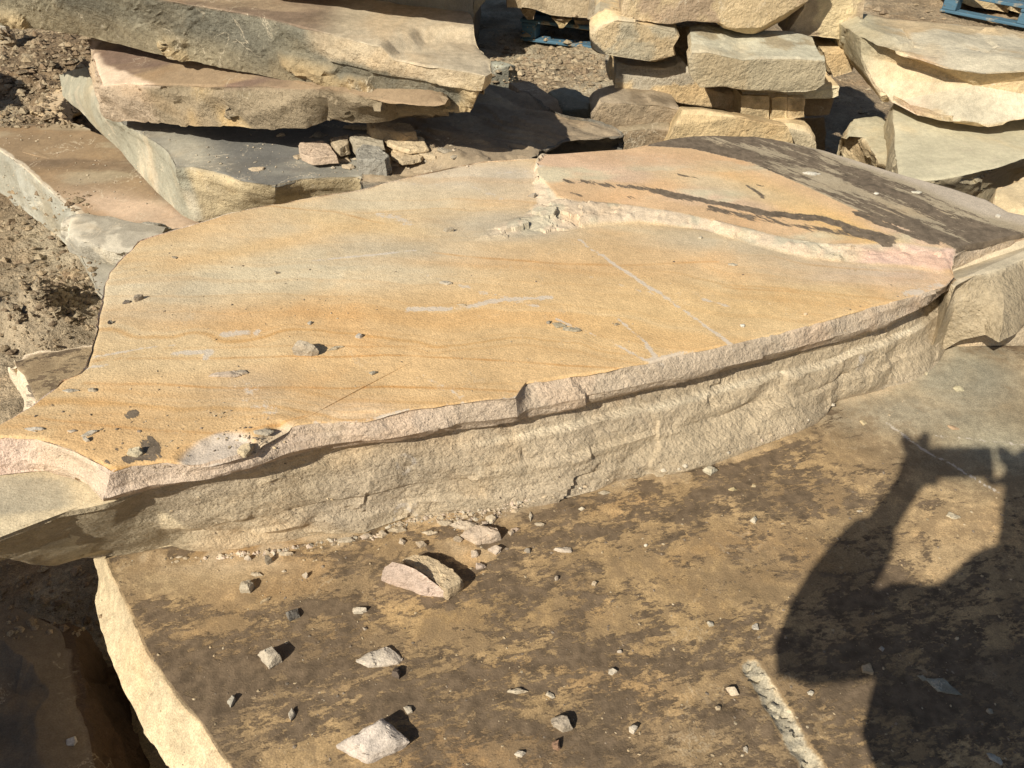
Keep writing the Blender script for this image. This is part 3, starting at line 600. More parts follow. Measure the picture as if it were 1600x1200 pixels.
# lump at its near end
G1n = [(98, 352), (104, 338), (130, 332), (170, 336), (212, 346), (232, 352), (212, 376), (196, 392), (160, 394), (112, 384), (98, 366)]
lt = T([(102, 350), (106, 338), (132, 333), (175, 336), (214, 345), (262, 352), (250, 372), (200, 388), (165, 386), (118, 374), (100, 362)], (.33,))
lb = T([(104, 372), (104, 352), (132, 345), (175, 345), (214, 352), (262, 362), (255, 384), (196, 412), (160, 404), (128, 396), (106, 388)], (.26,))
lb[:, 2] = .245
stone('grey_stone_lump', 'rounded grey lump at the near end of the low grey slab, beside the orange slab', 'stone', [lt, lb], 'sandstone_smooth', res=.010, top=(.42, .38, .30), side=(.40, .37, .30), a_top=.012, a_side=.016, f=7, cuts=4, cut_d=(.72, .92), rim=.01, patch=([.62, .56, .44], 7, .25), seed=43)
bt_ = T([(120, 388), (200, 396), (230, 420), (205, 470), (160, 470), (140, 430)], (.22,)); 
stone('pale_grey_stone', 'pale grey stone block under the grey lump, left of the orange slab', 'stone', [bt_, below(bt_, z=-.05, dx=.03)], 'sandstone_smooth', res=.014, top=(.38, .35, .28), side=(.40, .37, .29), cuts=2, seed=44)
# small stained slab poking out at left
st_t = T([(18, 562), (45, 552), (90, 545), (150, 538), (170, 600), (110, 640), (58, 645), (52, 625), (44, 605), (34, 585), (22, 573)], (.33,))
st_b = st_t.copy(); st_b[:, 2] = .06; st_b[6:11] = T([(38, 650), (38, 632), (30, 612), (18, 592), (14, 575)], (.24,)); st_m = st_b.copy(); st_b = below(st_m, z=-.2, dx=.03)
def sp_paint(V, at, SM):
    w = V*np.array([1, 1, 0]); at['stain'][:] = np.where(SM < .4, .2+.7*fbm(w*6, 4, 4), -1)
    at['tint'][:] = mixc(at['tint'], [.70, .58, .42], SM)
stone('stained_stone_slab', 'brown stained slab corner with pale edge, sticking out under the orange slab\'s left side', 'stone slab', [st_t, st_m, st_b], 'sandstone_stained', res=.011, top=(.33, .25, .15), side=(.66, .54, .40), a_side=.012, rim=.01, paint=sp_paint, seed=46)
# G2
G2 = (.50, .02, 0.)
g2 = [(138, 104), (150, 112), (260, 140), (620, 150), (700, 240), (640, 300), (600, 282), (562, 277), (520, 277), (470, 280), (430, 291), (380, 284), (335, 268), (300, 261), (276, 262), (262, 236), (243, 222), (205, 200), (172, 184), (158, 163), (147, 135)]
g2T = T(g2, G2); g2B = below(g2T, z=.262)
gl = T([(640, 360), (600, 352), (562, 345), (520, 345), (470, 345), (430, 345), (380, 345), (335, 345), (305, 345), (284, 336), (245, 300), (215, 268), (188, 235), (150, 200), (124, 172), (98, 150)], (.262,)); g2B[5:21] = gl; g2B[21:] = T([(96, 132)], (.27,)) if len(g2B) > 21 else g2B[21:]; g2B[0] = atp(93, 116, .30)
def g2_paint(V, at, SM):
    w = V*np.array([1, 1, 0]); t = at['tint']
    top = np.tile([.245, .235, .20], (len(V), 1))
    top = mixc(top, [.16, .155, .14], ss(.0, .3, fbm(w*np.array([2, 5, 1]), 4, 5)+.25))
    top = mixc(top, [.40, .37, .29], np.clip(blob(V, 290, 235, 50, 26, G2, 20)*1.3+blob(V, 640, 270, 90, 30, G2), 0, 1))
    x = V[:, 0]
    fr = np.tile([.55, .45, .28], (len(V), 1)); fr = mixc(fr, [.43, .35, .22], ss(.1, .3, fbm(V*np.array([3, 3, 10]), 4, 6)))
    lf = np.tile([.37, .35, .265], (len(V), 1)); lf = mixc(lf, [.52, .46, .34], ss(0, .35, fbm(V*np.array([9, 9, 4]), 5, 7)))
    m = ss(-1.10, -1.13, x); sdc = fr*(1-m)[:, None] + lf*m[:, None]
    s = ss(.3, .7, SM); t[:] = top*(1-s)[:, None] + sdc*s[:, None]
stone('dark_topped_stone_slab', 'dark grey topped slab with pale broken front, under the brown topped slab at upper left', 'stone slab', [g2T, g2B], 'sandstone_smooth', res=.014, a_top=.006, a_side=.010, a_fac=0, strata=.004, st_f=16, rim=.012, paint=g2_paint, seed=51)
# boulder chunk behind
ct = T([(50, 175), (60, 162), (78, 146), (98, 134), (120, 140), (125, 165), (112, 180), (80, 180)], (.16,)); cb_ = T([(48, 178), (56, 170), (78, 158), (98, 150), (130, 156), (130, 178), (104, 188), (60, 190)], (.0,))
stone('pale_stone_chunk', 'small pale yellow angular chunk on the dirt beside the weathered grey face', 'stone', [ct, cb_], 'sandstone_plain', res=.012, top=(.62, .48, .31), side=(.55, .42, .25), cuts=7, cut_d=(.6, .9), a_side=.012, seed=52)
# G3 brown-topped slab
def plane3(p):                               # plane through three traced px,z points
    Q = np.array([atp(x, y, z) for x, y, z in p]); A = np.column_stack([np.ones(3), Q[:, :2]]); return tuple(np.linalg.solve(A, Q[:, 2]))
G3 = plane3([(165, 135, .665), (510, 135, .765), (145, 62, .70)])
g3 = [(140, 58), (250, 50), (420, 60), (640, 110), (700, 160), (662, 165), (600, 158), (560, 150), (516, 137), (470, 139), (420, 135), (340, 134), (290, 133), (240, 131), (200, 130), (158, 133), (150, 112), (143, 88)]
g3T = T(g3, G3)
G3b = plane3([(165, 182, .525), (510, 186, .635), (143, 100, .53)])
g3B = lift(g3T, G3b)
low = T([(700, 188), (660, 186), (610, 188), (560, 192), (512, 186), (478, 196), (420, 198), (350, 196), (285, 193), (240, 189), (200, 187), (170, 180), (158, 150), (146, 112)], G3b); g3B[4:18] = low
def g3_paint(V, at, SM):
    w = V*np.array([1, 1, 0]); t = at['tint']
    top = np.tile([.31, .225, .14], (len(V), 1)); top = mixc(top, [.19, .13, .095], ss(.05, .3, fbm(w*np.array([1.5, 7, 1]), 4, 5))); top = mixc(top, [.43, .33, .20], ss(.1, .4, fbm(w*np.array([1.3, 6, 1]), 4, 9)))
    d = sdf(V, T([(135, 55), (160, 62), (150, 80), (170, 105), (215, 118), (250, 130), (290, 140), (120, 145)], G3))
    top = mixc(top, [.60, .47, .35], ss(-.01, .015, d+.02*fbm(w*15, 4, 3)))
    fr = np.tile([.35, .28, .185], (len(V), 1)); fr = mixc(fr, [.28, .225, .145], ss(0, .3, fbm(V*np.array([4, 4, 8]), 4, 6))); fr = mixc(fr, [.50, .36, .18], ss(.2, .4, fbm(V*3, 3, 8)))
    fr = mixc(fr, [.60, .47, .34], .7*ss(-1.22, -1.30, V[:, 0]-.0)*ss(2.45, 2.5, V[:, 1]))
    s = ss(.3, .7, SM); t[:] = top*(1-s)[:, None] + fr*s[:, None]
def g3_post(P, SM, N, rowi, m0):
    P = P.copy(); s = (SM > .4)
    P[:, 1] += s*.05*ss(.02, .07, P[:, 0]+.42)*1.      # step back beyond the vertical break
    P[:, 2] -= 0
    P[:, 1] -= s*.03*np.maximum(0, rid(P*np.array([3, 3, 6]), 2, 15))
    return P
stone('brown_topped_stone_slab', 'brown topped slab with a rough broken front, wedged under the biggest grey slab', 'stone slab', [g3T, g3B], 'sandstone_fractured', res=.013, a_top=.005, a_side=.014, f=8, rim=.014, paint=g3_paint, post=g3_post, seed=53)
# G4 big grey slab on top
def planeW(*Q): Q = np.array(Q, float); A = np.column_stack([np.ones(3), Q[:, :2]]); return tuple(np.linalg.solve(A, Q[:, 2]))
_b = aty(200, -12, 3.02)
G4t = planeW(atp(771, 95, .905), atp(560, 66, .925), [-.45, 3.1, .955])
G4b = planeW(atp(140, 58, .775), atp(735, 168, .745), [-.5, 3.2, .80])
g4t_front = [(-140, -85), (0, -52), (110, -25), (250, 0), (330, 14), (405, 26), (470, 42), (520, 55), (560, 66), (585, 72), (612, 76), (640, 80), (680, 88), (720, 94), (758, 102)]
g4_rest = [(771, 95), (764, 76), (755, 60), (742, 46), (738, 30), (725, 8), (690, -25), (500, -60)]
g4T = np.vstack([T(g4t_front + g4_rest, G4t), [[-2.2, 4.1, 1.1], [-3.3, 4.0, 1.15]]])
g4b_front = [(-140, 10), (0, 38), (70, 47), (150, 60), (240, 82), (330, 101), (400, 115), (460, 127), (510, 136), (550, 146), (590, 154), (625, 160), (665, 165), (705, 169), (735, 170)]
g4b = T(g4b_front, G4b); g4B = lift(g4T, G4b); g4B[:15] = g4b; g4B[15] = atp(750, 140, .76); g4B[16] = atp(762, 110, .76)
def g4_post(P, SM, N, rowi, m0):
    P = P.copy(); t = (rowi <= m0-1)
    # broken-out corner: a lower step at the right end
    d = sdf(P, T([(612, 64), (600, 78), (640, 95), (720, 115), (800, 120), (800, 40), (760, 44), (735, 46), (700, 44), (655, 47), (645, 56)], G4t))
    P[:, 2] -= t*.040*ss(-.022, .03, d+.004*fbm(P*9, 3, 6))*(.8+.3*fbm(P*7, 3, 3))
    s = (rowi > m0-1) & (SM > .4)
    # drop the top rim of the face where the corner is broken
    rx = ss(-.62, -.56, P[:, 0])
    zt = G4t[0]+G4t[1]*P[:, 0]+G4t[2]*P[:, 1]
    P[:, 2] = np.where(s & (P[:, 2] > zt-.05), P[:, 2]-.035*rx, P[:, 2])
    # pits and blisters of the weathered face
    P[:, 1] -= s*.006*np.maximum(0, rid(P*45, 2, 5)-.45)*ss(-.1, .3, fbm(P*3, 3, 6))*2
    # lumps of dry mud stuck along the foot
    m = ss(.22, .38, fbm(P*np.array([6, 6, 6]), 3, 61)+.35*ss(-.62, -.45, P[:, 0]))*ss(.86, .80, P[:, 2])
    P[:, 1] -= s*m*.022*(1+fbm(P*35, 4, 7)); return P
def g4_paint(V, at, SM):
    w = V*np.array([1, 1, 0]); t = at['tint']
    top = np.tile([.33, .25, .165], (len(V), 1)); top = mixc(top, [.21, .155, .11], ss(-.1, .3, fbm(w*np.array([2, 7, 1]), 4, 5))); top = mixc(top, [.45, .38, .27], ss(-.62, -.5, V[:, 0]))
    fr = np.tile([.235, .215, .155], (len(V), 1)); fr = mixc(fr, [.185, .175, .135], ss(-.1, .35, fbm(V*2.2, 4, 6)))
    fr = mixc(fr, [.30, .25, .16], ss(.02, -.12, (V[:, 2]-.80)-.06*fbm(V*5, 3, 2)-.10*(-V[:, 0]-.3))*.8)
    zt = G4t[0]+G4t[1]*V[:, 0]+G4t[2]*V[:, 1]
    br = ss(-.085, -.06, (V[:, 2]-zt) + .035*fbm(V*12, 4, 3))*ss(-.64, -.56, V[:, 0]+.03*fbm(V*10, 3, 1))
    fr = mixc(fr, [.50, .41, .28], br); fr = mixc(fr, [.50, .41, .27], ss(-.16, -.10, V[:, 0]+.04*fbm(V*10, 4, 2)))
    m = ss(.22, .38, fbm(V*6, 3, 61)+.35*ss(-.62, -.45, V[:, 0]))*ss(.86, .80, V[:, 2])
    fr = mixc(fr, [.42, .32, .18], m*.9)
    ch = .33*ss(-.1, .3, fbm(V*2.5, 3, 62))*ss(.3, .6, rid(V*40, 2, 5)+.1)*ss(-.7, -1., V[:, 0])
    ch = np.maximum(ch, .9*np.exp(-((V[:, 0]-aty(540, 70, 2.35)[0])**2+(V[:, 2]-aty(540, 70, 2.35)[2])**2)/.016**2)*(rid(V*60, 2, 3)+.4))
    s = ss(.3, .7, SM); t[:] = top*(1-s)[:, None] + fr*s[:, None]; at['chalk'][:] = ch*s
stone('big_grey_stone_slab', 'biggest grey weathered slab, topmost at upper left, its pitted face caked with dry mud', 'stone slab', [g4T, g4T*.5+g4B*.5, g4B], 'sandstone_dusty', res=.012, a_top=.007, a_side=.005, f=7, rim=.010, post=g4_post, paint=g4_paint, seed=54, maxn=1100)
# upper slab resting on it (its dark near end shows at the top of the photo)
u = [(380, -40), (520, -28), (620, -22), (700, 8), (738, 40), (742, 20), (720, -10), (620, -70), (380, -90)]
uT = P3([-2.6, 3.15, 1.3], [-1.3, 2.95, 1.26], [-.75, 2.85, 1.22], [-.32, 2.72, 1.16], [-.02, 2.62, 1.10], [.02, 2.9, 1.10], [-.35, 3.05, 1.15], [-.9, 3.25, 1.25], [-2.6, 3.6, 1.3])
uB = lift(uT, G4t, -.03); uB[4, :2] = [-.14, 2.66]; uB[5, :2] = [-.12, 2.9]
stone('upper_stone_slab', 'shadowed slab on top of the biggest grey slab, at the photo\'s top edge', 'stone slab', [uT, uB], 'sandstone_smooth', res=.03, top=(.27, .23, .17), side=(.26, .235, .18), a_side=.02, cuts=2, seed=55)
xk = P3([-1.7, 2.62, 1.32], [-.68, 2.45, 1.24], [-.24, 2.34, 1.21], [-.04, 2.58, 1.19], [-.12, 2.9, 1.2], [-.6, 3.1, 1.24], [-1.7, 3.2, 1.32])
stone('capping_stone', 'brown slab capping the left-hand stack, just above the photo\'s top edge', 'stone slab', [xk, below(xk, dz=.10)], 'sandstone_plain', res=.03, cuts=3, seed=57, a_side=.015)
# G5 slab receding behind the orange slab
G5 = plane3([(970, 205, .55), (660, 165, .54), (700, 262, .52)])
g5 = [(560, 290), (600, 180), (680, 140), (745, 133), (790, 134), (828, 140), (850, 160), (880, 172), (920, 180), (955, 190), (972, 200), (974, 208), (940, 213), (915, 214), (890, 217), (868, 224), (850, 232), (840, 246), (800, 262), (700, 285)]
g5T = T(g5, G5); g5B = below(g5T, z=.36); g5B[11:18] = T([(972, 236), (940, 240), (915, 243), (890, 246), (868, 248), (850, 250), (840, 256)], (.40,)); g5B[11:18, 2] = .38
def g5_paint(V, at, SM):
    w = V*np.array([1, 1, 0]); t = at['tint']
    ang = np.column_stack([w[:, 0]*.8-w[:, 1]*.6, (w[:, 0]*.6+w[:, 1]*.8), w[:, 2]])
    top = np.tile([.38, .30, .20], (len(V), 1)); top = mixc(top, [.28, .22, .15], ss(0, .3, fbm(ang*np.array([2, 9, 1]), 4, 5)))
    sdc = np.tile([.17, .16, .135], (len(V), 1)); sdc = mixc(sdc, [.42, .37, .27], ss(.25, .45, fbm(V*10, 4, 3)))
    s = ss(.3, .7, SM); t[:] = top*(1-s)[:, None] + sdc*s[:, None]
def g5_post(P, SM, N, rowi, m0):
    P = P.copy(); t = (rowi <= m0-1); ang = np.column_stack([P[:, 0]*.85-P[:, 1]*.5, P[:, 0]*.5+P[:, 1]*.85, P[:, 2]*0])
    s = fbm(ang*np.array([3, 8, 1]), 4, 18)*5; fr = s-np.floor(s)
    P[:, 2] += t*.010*(np.floor(s)+ss(.75, 1, fr))*.8; return P
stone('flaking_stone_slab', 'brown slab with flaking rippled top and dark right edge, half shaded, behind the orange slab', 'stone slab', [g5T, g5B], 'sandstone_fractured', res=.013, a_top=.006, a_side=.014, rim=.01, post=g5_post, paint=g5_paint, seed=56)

# ================================================================== PILE OF BLOCKS
YEL = (.62, .475, .275); TAN = (.52, .405, .245); GRN = (.50, .455, .315); PUR = (.40, .31, .215)
def block(name, label, face, Yf, D, back=None, cat='stone block', mat='sandstone_plain', tilt=0., shrink=.96, rise=0., dx=0., lean=0., yoff=None, **kw):
    """face traced on the upright plane y = Yf; the block runs D metres back from it. lean: top of the face set back per metre."""
    A = TY(face, Yf); z0 = A[:, 2].min()
    A2 = []
    for (px, py), p in zip(face, A):
        Yl = Yf
        for _ in range(3): Yl = Yf + lean*(aty(px, py, Yl)[2]-z0) + tilt*(aty(px, py, Yl)[0]-A[0][0])
        A2.append(aty(px, py, Yl))
    A = np.array(A2)
    if yoff is not None:
        A = np.array([aty(px, py, a[1]+o) for (px, py), a, o in zip(face, A, yoff)])
    c = A.mean(0); B = c + (A-c)*shrink; B[:, 1] += D; B[:, 2] += rise; B[:, 0] += dx
    k = dict(res=.012, top=YEL, side=TAN, a_top=.005, a_side=.006, f=6, a_fac=.013, f_fac=3.6, rim=.008, cuts=7, cut_d=(.84, .98), top_axis='z', var=.13, sharp=25, pale=.6)
    k.update(kw)
    if 'patch' not in kw: k['patch'] = (tuple(c*.78 for c in k['side']), 7, .08)
    else: k['patch'] = (kw['patch'][0], kw['patch'][1], kw['patch'][2]-.14)
    return stone(name, label, cat, [A, B], mat, **k)
YP = 3.2
GP = 'blocks stacked in the pile behind the slabs'
def blk(label, face, Yf, D, name='stone_block', **kw): return block(name, label, face, Yf, D, group=GP, **kw)
blk('largest yellow block of the pile with purple-brown patch, cut by the photo\'s top', [(978, -40), (972, 24), (1000, 32), (1045, 40), (1072, 34), (1124, 38), (1135, 46), (1165, 55), (1205, 61), (1238, 45), (1262, 8), (1290, -45), (1130, -60)], 3.15, .55, patch=([.40, .30, .20], 4, .12), res=.015, seed=104)
blk('purple-brown block with yellow rims, right of the largest yellow block', [(1262, -40), (1256, 12), (1228, 54), (1268, 58), (1310, 62), (1345, 50), (1350, 10), (1356, -40)], 3.3, .5, top=PUR, side=(.43, .335, .22), patch=([.62, .5, .3], 8, .22), seed=103)
blk('squarish tan block at the left side of the pile, second layer from the top', [(924, 38), (934, 28), (965, 32), (1010, 38), (1055, 50), (1061, 58), (1052, 74), (1056, 97), (1020, 99), (975, 92), (942, 85), (928, 74)], 3.12, .45, patch=([.46, .40, .28], 6, .1), seed=101, dx=.05)
blk('pale green-grey block lying across the middle of the pile, its flat top in the sun', [(1076, 92), (1082, 82), (1105, 82), (1130, 88), (1160, 94), (1200, 92), (1250, 92), (1291, 94), (1293, 110), (1289, 132), (1275, 142), (1220, 144), (1160, 143), (1130, 137), (1092, 138), (1078, 116)], 2.98, .30, rise=.02, top=(.52, .49, .37), side=(.475, .40, .265), seed=102, cuts=3, dx=.03)
blk('small yellow block behind the right end of the pale green-grey block', [(1285, 78), (1345, 76), (1345, 98), (1335, 112), (1302, 122), (1290, 100)], 3.3, .4, top=YEL, side=YEL, seed=105)
blk('long yellow stone with grey patch and shaded left end, under the squarish tan block', [(962, 98), (985, 103), (1040, 107), (1065, 100), (1078, 112), (1095, 135), (1148, 150), (1149, 174), (1085, 166), (1050, 160), (1000, 151), (958, 144)], 3.22, .5, side=YEL, patch=([.43, .38, .29], 5, .22), seed=106)
blk('dark brown block at the lower left foot of the pile, half in shadow', [(922, 176), (938, 158), (975, 160), (1028, 165), (1060, 172), (1062, 190), (1040, 206), (985, 216), (945, 212), (924, 195)], 3.05, .22, top=(.40, .32, .22), side=(.36, .28, .185), seed=107)
blk('low brown block under the dark brown block at the foot of the pile', [(965, 205), (1048, 198), (1060, 215), (1035, 245), (980, 250)], 3.0, .4, top=(.36, .29, .19), side=(.33, .25, .16), seed=108)
blk('low yellow boulder at the pile\'s foot, right behind the orange slab\'s far edge', [(1038, 232), (1058, 192), (1070, 174), (1100, 175), (1140, 180), (1185, 188), (1232, 196), (1240, 215), (1245, 250), (1040, 250)], 2.95, .13, rise=-.03, seed=109, side=(.60, .455, .255), cuts=5)
blk('flat pale stone right of the low yellow boulder, at the pile\'s foot', [(1185, 200), (1240, 199), (1268, 206), (1276, 222), (1276, 250), (1185, 250)], 3.02, .15, side=(.50, .42, .28), seed=110)
blk('widest of the three small upright blocks under the pale green-grey block', [(1156, 147), (1203, 150), (1203, 192), (1180, 193), (1156, 188)], 3.1, .3, side=(.56, .44, .26), cuts=1, res=.011, rim=.006, seed=111)
blk('middle one of the three small upright blocks under the pale green-grey block', [(1204, 152), (1229, 152), (1229, 188), (1204, 191)], 3.1, .3, side=(.54, .42, .24), cuts=1, res=.011, rim=.006, seed=112)
blk('rightmost and shortest of the three small upright blocks under the pale green-grey block', [(1231, 152), (1258, 150), (1258, 184), (1231, 187)], 3.1, .3, side=(.52, .40, .23), cuts=1, res=.011, rim=.006, seed=113)
blk('thin flat stone with a bright chipped end, sticking out right under the pale green-grey block', [(1160, 142), (1240, 143), (1300, 138), (1312, 136), (1311, 150), (1300, 155), (1240, 155), (1160, 152)], 3.12, .3, side=(.50, .40, .25), patch=([.70, .62, .42], 4, .2), res=.011, cuts=1, seed=114)
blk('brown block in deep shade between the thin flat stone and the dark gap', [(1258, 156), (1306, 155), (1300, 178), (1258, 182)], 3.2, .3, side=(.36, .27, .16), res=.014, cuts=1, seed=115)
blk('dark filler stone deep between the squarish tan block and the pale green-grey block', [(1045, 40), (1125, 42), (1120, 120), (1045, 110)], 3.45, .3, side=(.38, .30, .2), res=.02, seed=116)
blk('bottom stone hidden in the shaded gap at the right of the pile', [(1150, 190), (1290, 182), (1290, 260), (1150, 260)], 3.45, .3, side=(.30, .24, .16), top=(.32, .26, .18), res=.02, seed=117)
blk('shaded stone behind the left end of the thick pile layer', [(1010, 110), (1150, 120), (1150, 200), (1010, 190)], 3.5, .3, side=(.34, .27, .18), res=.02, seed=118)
# right-hand boulders
f1 = [(1344, 58), (1376, 64), (1420, 82), (1480, 97), (1540, 103), (1600, 107), (1720, 114), (1740, 172), (1640, 183), (1590, 189), (1545, 194), (1500, 191), (1465, 188), (1430, 181), (1392, 161), (1362, 122), (1346, 84)]
def r1_paint(V, at, SM):
    t = at['tint']; t[:] = mixc(t, [.62, .42, .30], np.clip(blob(V, 1362, 66, 20, 12, (.76,))*1.5+blob(V, 1430, 98, 34, 12, (.74,))*1.1, 0, 1))
    t[:] = mixc(t, [.43, .385, .26], ss(1.45, 1.30, V[:, 0]+.35*(.75-V[:, 2])-.2*(V[:, 1]-2.8))*.9)
block('big_yellow_boulder', 'biggest rounded yellow boulder at upper right, green-grey on top with pink left corner', f1, 2.66, .58, cat='boulder', lean=.28, yoff=[.34, .24, .14, .05, 0, 0, 0, 0, 0, 0, 0, 0, .03, .10, .20, .28, .34], shrink=.98, rise=-.01, top=(.55, .49, .36), side=(.60, .46, .27), a_top=.008, a_side=.010, f=4, a_fac=.020, f_fac=3.4, rim=.015, cuts=14, cut_d=(.84, .97), res=.013, paint=r1_paint, patch=([.50, .39, .24], 4, .1), seed=121)
A = T([(1392, 166), (1400, 160), (1480, 175), (1600, 180), (1760, 180), (1760, 230), (1600, 248), (1560, 262), (1520, 272), (1470, 282), (1420, 284), (1404, 278), (1396, 240)], (.50,))
A[:5, 2] = .52
B = T([(1404, 300), (1410, 290), (1480, 290), (1600, 290), (1760, 290), (1760, 290), (1640, 278), (1592, 300), (1545, 316), (1470, 330), (1422, 330), (1408, 320), (1404, 300)], (.3,)); B[:6] = A[:6]; B[:, 2] = .18; B[12] = A[12]+[0, 0, -.3]
B[6:12] = T([(1650, 262), (1590, 272), (1555, 292), (1540, 300), (1440, 330), (1420, 330)], (.36,))
stone('sloping_stone_slab', 'broad green-grey slab under the biggest yellow boulder, its shaded near face slanting', 'stone slab', [A, B, below(B, z=-.02)], 'sandstone_smooth', res=.015, top=(.54, .49, .34), side=(.46, .39, .26), a_top=.012, a_side=.010, f=5, a_fac=.02, f_fac=3, rim=.012, seed=122, bottom=True, cuts=2, pale=.35)
A = T([(1315, 212), (1336, 180), (1352, 178), (1384, 177), (1392, 190), (1396, 240), (1400, 262), (1375, 255), (1350, 215), (1335, 200)], (.42,)); B = below(A, z=.0); B[6:10] = T([(1404, 278), (1376, 268), (1340, 250), (1315, 240)], (.30,)); B[0] = atp(1312, 225, .30)
stone('wedge_stone', 'green-topped wedge-shaped stone left of the sloping slab, its tan face split by a crack', 'stone', [A, B], 'sandstone_plain', res=.013, top=(.50, .45, .31), side=(.52, .41, .25), cuts=4, cut_d=(.8, .95), seed=123)
A = T([(1535, 300), (1600, 275), (1720, 262), (1760, 330), (1640, 345), (1575, 335), (1540, 318)], (.50,)); 
stone('low_yellow_stone', 'low yellow stone at the right edge, under the slanting face of the sloping slab', 'stone', [A, below(A, z=.2)], 'sandstone_plain', res=.015, top=(.58, .46, .28), side=(.55, .42, .25), cuts=3, seed=124, a_top=.012)

# ================================================================== YARD BEHIND: pallets, far stacks, loose rocks
def wood_mat(name, colr, worn):
    m = bpy.data.materials.new(name); m.use_nodes = True; t = m.node_tree; bs = t.nodes['Principled BSDF']; tc = _n(t, 'ShaderNodeTexCoord')
    g1_ = _noise(t, _map(t, tc.outputs['Object'], (3, 40, 40)), 3, 6, .6); g2_ = _noise(t, tc.outputs['Object'], 9, 6, .7)
    c = _mix(t, _range(t, g1_, .3, .7, 0, .5), colr, tuple(x*.55 for x in colr)); c = _mix(t, _range(t, g2_, .52, .64), c, worn)
    t.links.new(c, bs.inputs['Base Color']); bs.inputs['Roughness'].default_value = .8
    b = _n(t, 'ShaderNodeBump'); b.inputs['Distance'].default_value = .004; t.links.new(g1_, b.inputs['Height']); t.links.new(b.outputs[0], bs.inputs['Normal']); MATS[name] = m
wood_mat('blue_wood', (.075, .165, .235), (.33, .29, .21))
def board(name, parent, c, size, mat='blue_wood'):
    sx, sy, sz = [s/2 for s in size]; b = .004; V = []; F = []
    for sxn in (-1, 1):
        for syn in (-1, 1):
            for szn in (-1, 1):
                V += [[c[0]+sxn*(sx-b), c[1]+syn*(sy-b), c[2]+szn*sz], [c[0]+sxn*(sx-b), c[1]+syn*sy, c[2]+szn*(sz-b)], [c[0]+sxn*sx, c[1]+syn*(sy-b), c[2]+szn*(sz-b)]]
    import bmesh
    bm = bmesh.new(); [bm.verts.new(v) for v in V]; bmesh.ops.convex_hull(bm, input=bm.verts); me = bpy.data.meshes.new(name); bm.to_mesh(me); bm.free(); me.materials.append(MATS[mat])
    o = bpy.data.objects.new(name, me); COL.objects.link(o); o.parent = parent; return o
def pallet(label, loc, rz, L=1.2, W=1.0):
    r = bpy.data.objects.new('wooden_pallet', None); COL.objects.link(r); r.location = loc; r.rotation_euler = (0, 0, rz); tag(r, label, 'pallet', 'blue pallets in the yard')
    for i in range(5): board('deck_board', r, (0, -W/2+.06+i*(W-.12)/4, .133), (L, .115, .022))
    for x in (-L/2+.06, 0, L/2-.06): board('stringer_board', r, (x, 0, .111), (.10, W, .020))
    for x in (-L/2+.06, 0, L/2-.06):
        for y in (-W/2+.06, 0, W/2-.06): board('spacer_block', r, (x, y, .0605), (.10, .10, .079))
    for y in (-W/2+.06, 0, W/2-.06): board('base_board', r, (0, y, .010), (L, .10, .020))
    return r
c = atp(812, 64, 0.0); e = atp(925, 78, 0.0); ang = math.atan2(e[1]-c[1], e[0]-c[0])
u1 = np.array([math.cos(ang), math.sin(ang)]); v1 = np.array([-u1[1], u1[0]]); cc = c[:2] + u1*.6 + v1*.5
pallet('blue wooden pallet under broken slabs in the background, left of the block pile', (cc[0], cc[1], .0), ang)
c2 = atp(1468, 14, .02); e2 = atp(1600, 40, .02); ang2 = math.atan2(e2[1]-c2[1], e2[0]-c2[0]); u2 = np.array([math.cos(ang2), math.sin(ang2)]); v2 = np.array([-u2[1], u2[0]]); cc2 = c2[:2]+u2*.6+v2*.5
pallet('blue wooden pallet loaded with stones at the top right corner', (cc2[0], cc2[1], .0), ang2)
YF = 5.35
far = [([(792, -20), (792, 12), (815, 13), (818, -20)], 5.4, 'tan stone end on the left of the pallet stack at the top of the photo', (.46, .36, .23)),
       ([(814, -30), (814, 12), (838, 16), (860, 24), (900, 28), (925, 30), (940, 22), (945, 10), (960, -30)], 5.3, 'wide broken slab lying on the pallet stack, its lower rim bright', (.50, .40, .26)),
       ([(812, 14), (836, 16), (833, 30), (824, 30)], 5.5, 'small shaded stone propping the wide slab at the left', (.34, .26, .17)),
       ([(860, 27), (894, 30), (880, 44), (874, 44)], 5.35, 'small pointed stone on the pallet under the wide slab', (.48, .37, .2)),
       ([(896, 30), (930, 31), (928, 48), (898, 44)], 5.45, 'square shaded stone on the right part of the pallet', (.38, .29, .18)),
       ([(925, 0), (945, 2), (944, 14), (972, 14), (975, 25), (960, 30), (920, 32)], 5.2, 'flat stone between the pallet stack and the block pile', (.46, .38, .26))]
for i, (fc, yy, lb_, cl) in enumerate(far):
    block('stone_block', lb_, fc, yy, .5, top=(.5, .4, .27), side=cl, res=.025, cuts=2, seed=140+i, group='stones stacked on the far pallet')
for i, (fc, yy, lb_) in enumerate([([(1492, -30), (1494, 4), (1520, 12), (1575, 20), (1576, -40)], 6.35, 'pale yellow stone on the top right pallet, left one'), ([(1578, -40), (1578, 18), (1600, 24), (1680, 30), (1690, -40)], 6.25, 'pale stone on the top right pallet, right one at the photo edge')]):
    block('stone_block', lb_, fc, yy, .6, side=(.56, .43, .25), res=.025, cuts=2, seed=150+i, group='stones on the top right pallet')
# unseen stone mass, added to cast shade behind the left stack
A = P3([-2.3, 5.0, 1.1], [-.9, 5.0, 1.15], [-.27, 5.02, 1.1], [-.25, 6.3, 1.1], [-2.3, 6.4, 1.1])
stone('rear_shade_stack', 'hidden stone stack added behind the biggest grey slab to shade the yard', 'stone', [A, below(A, z=-.05)], 'sandstone_plain', res=.04, top=(.3, .24, .16), side=(.28, .22, .15), cuts=3, strata=.03, st_f=7, seed=160)
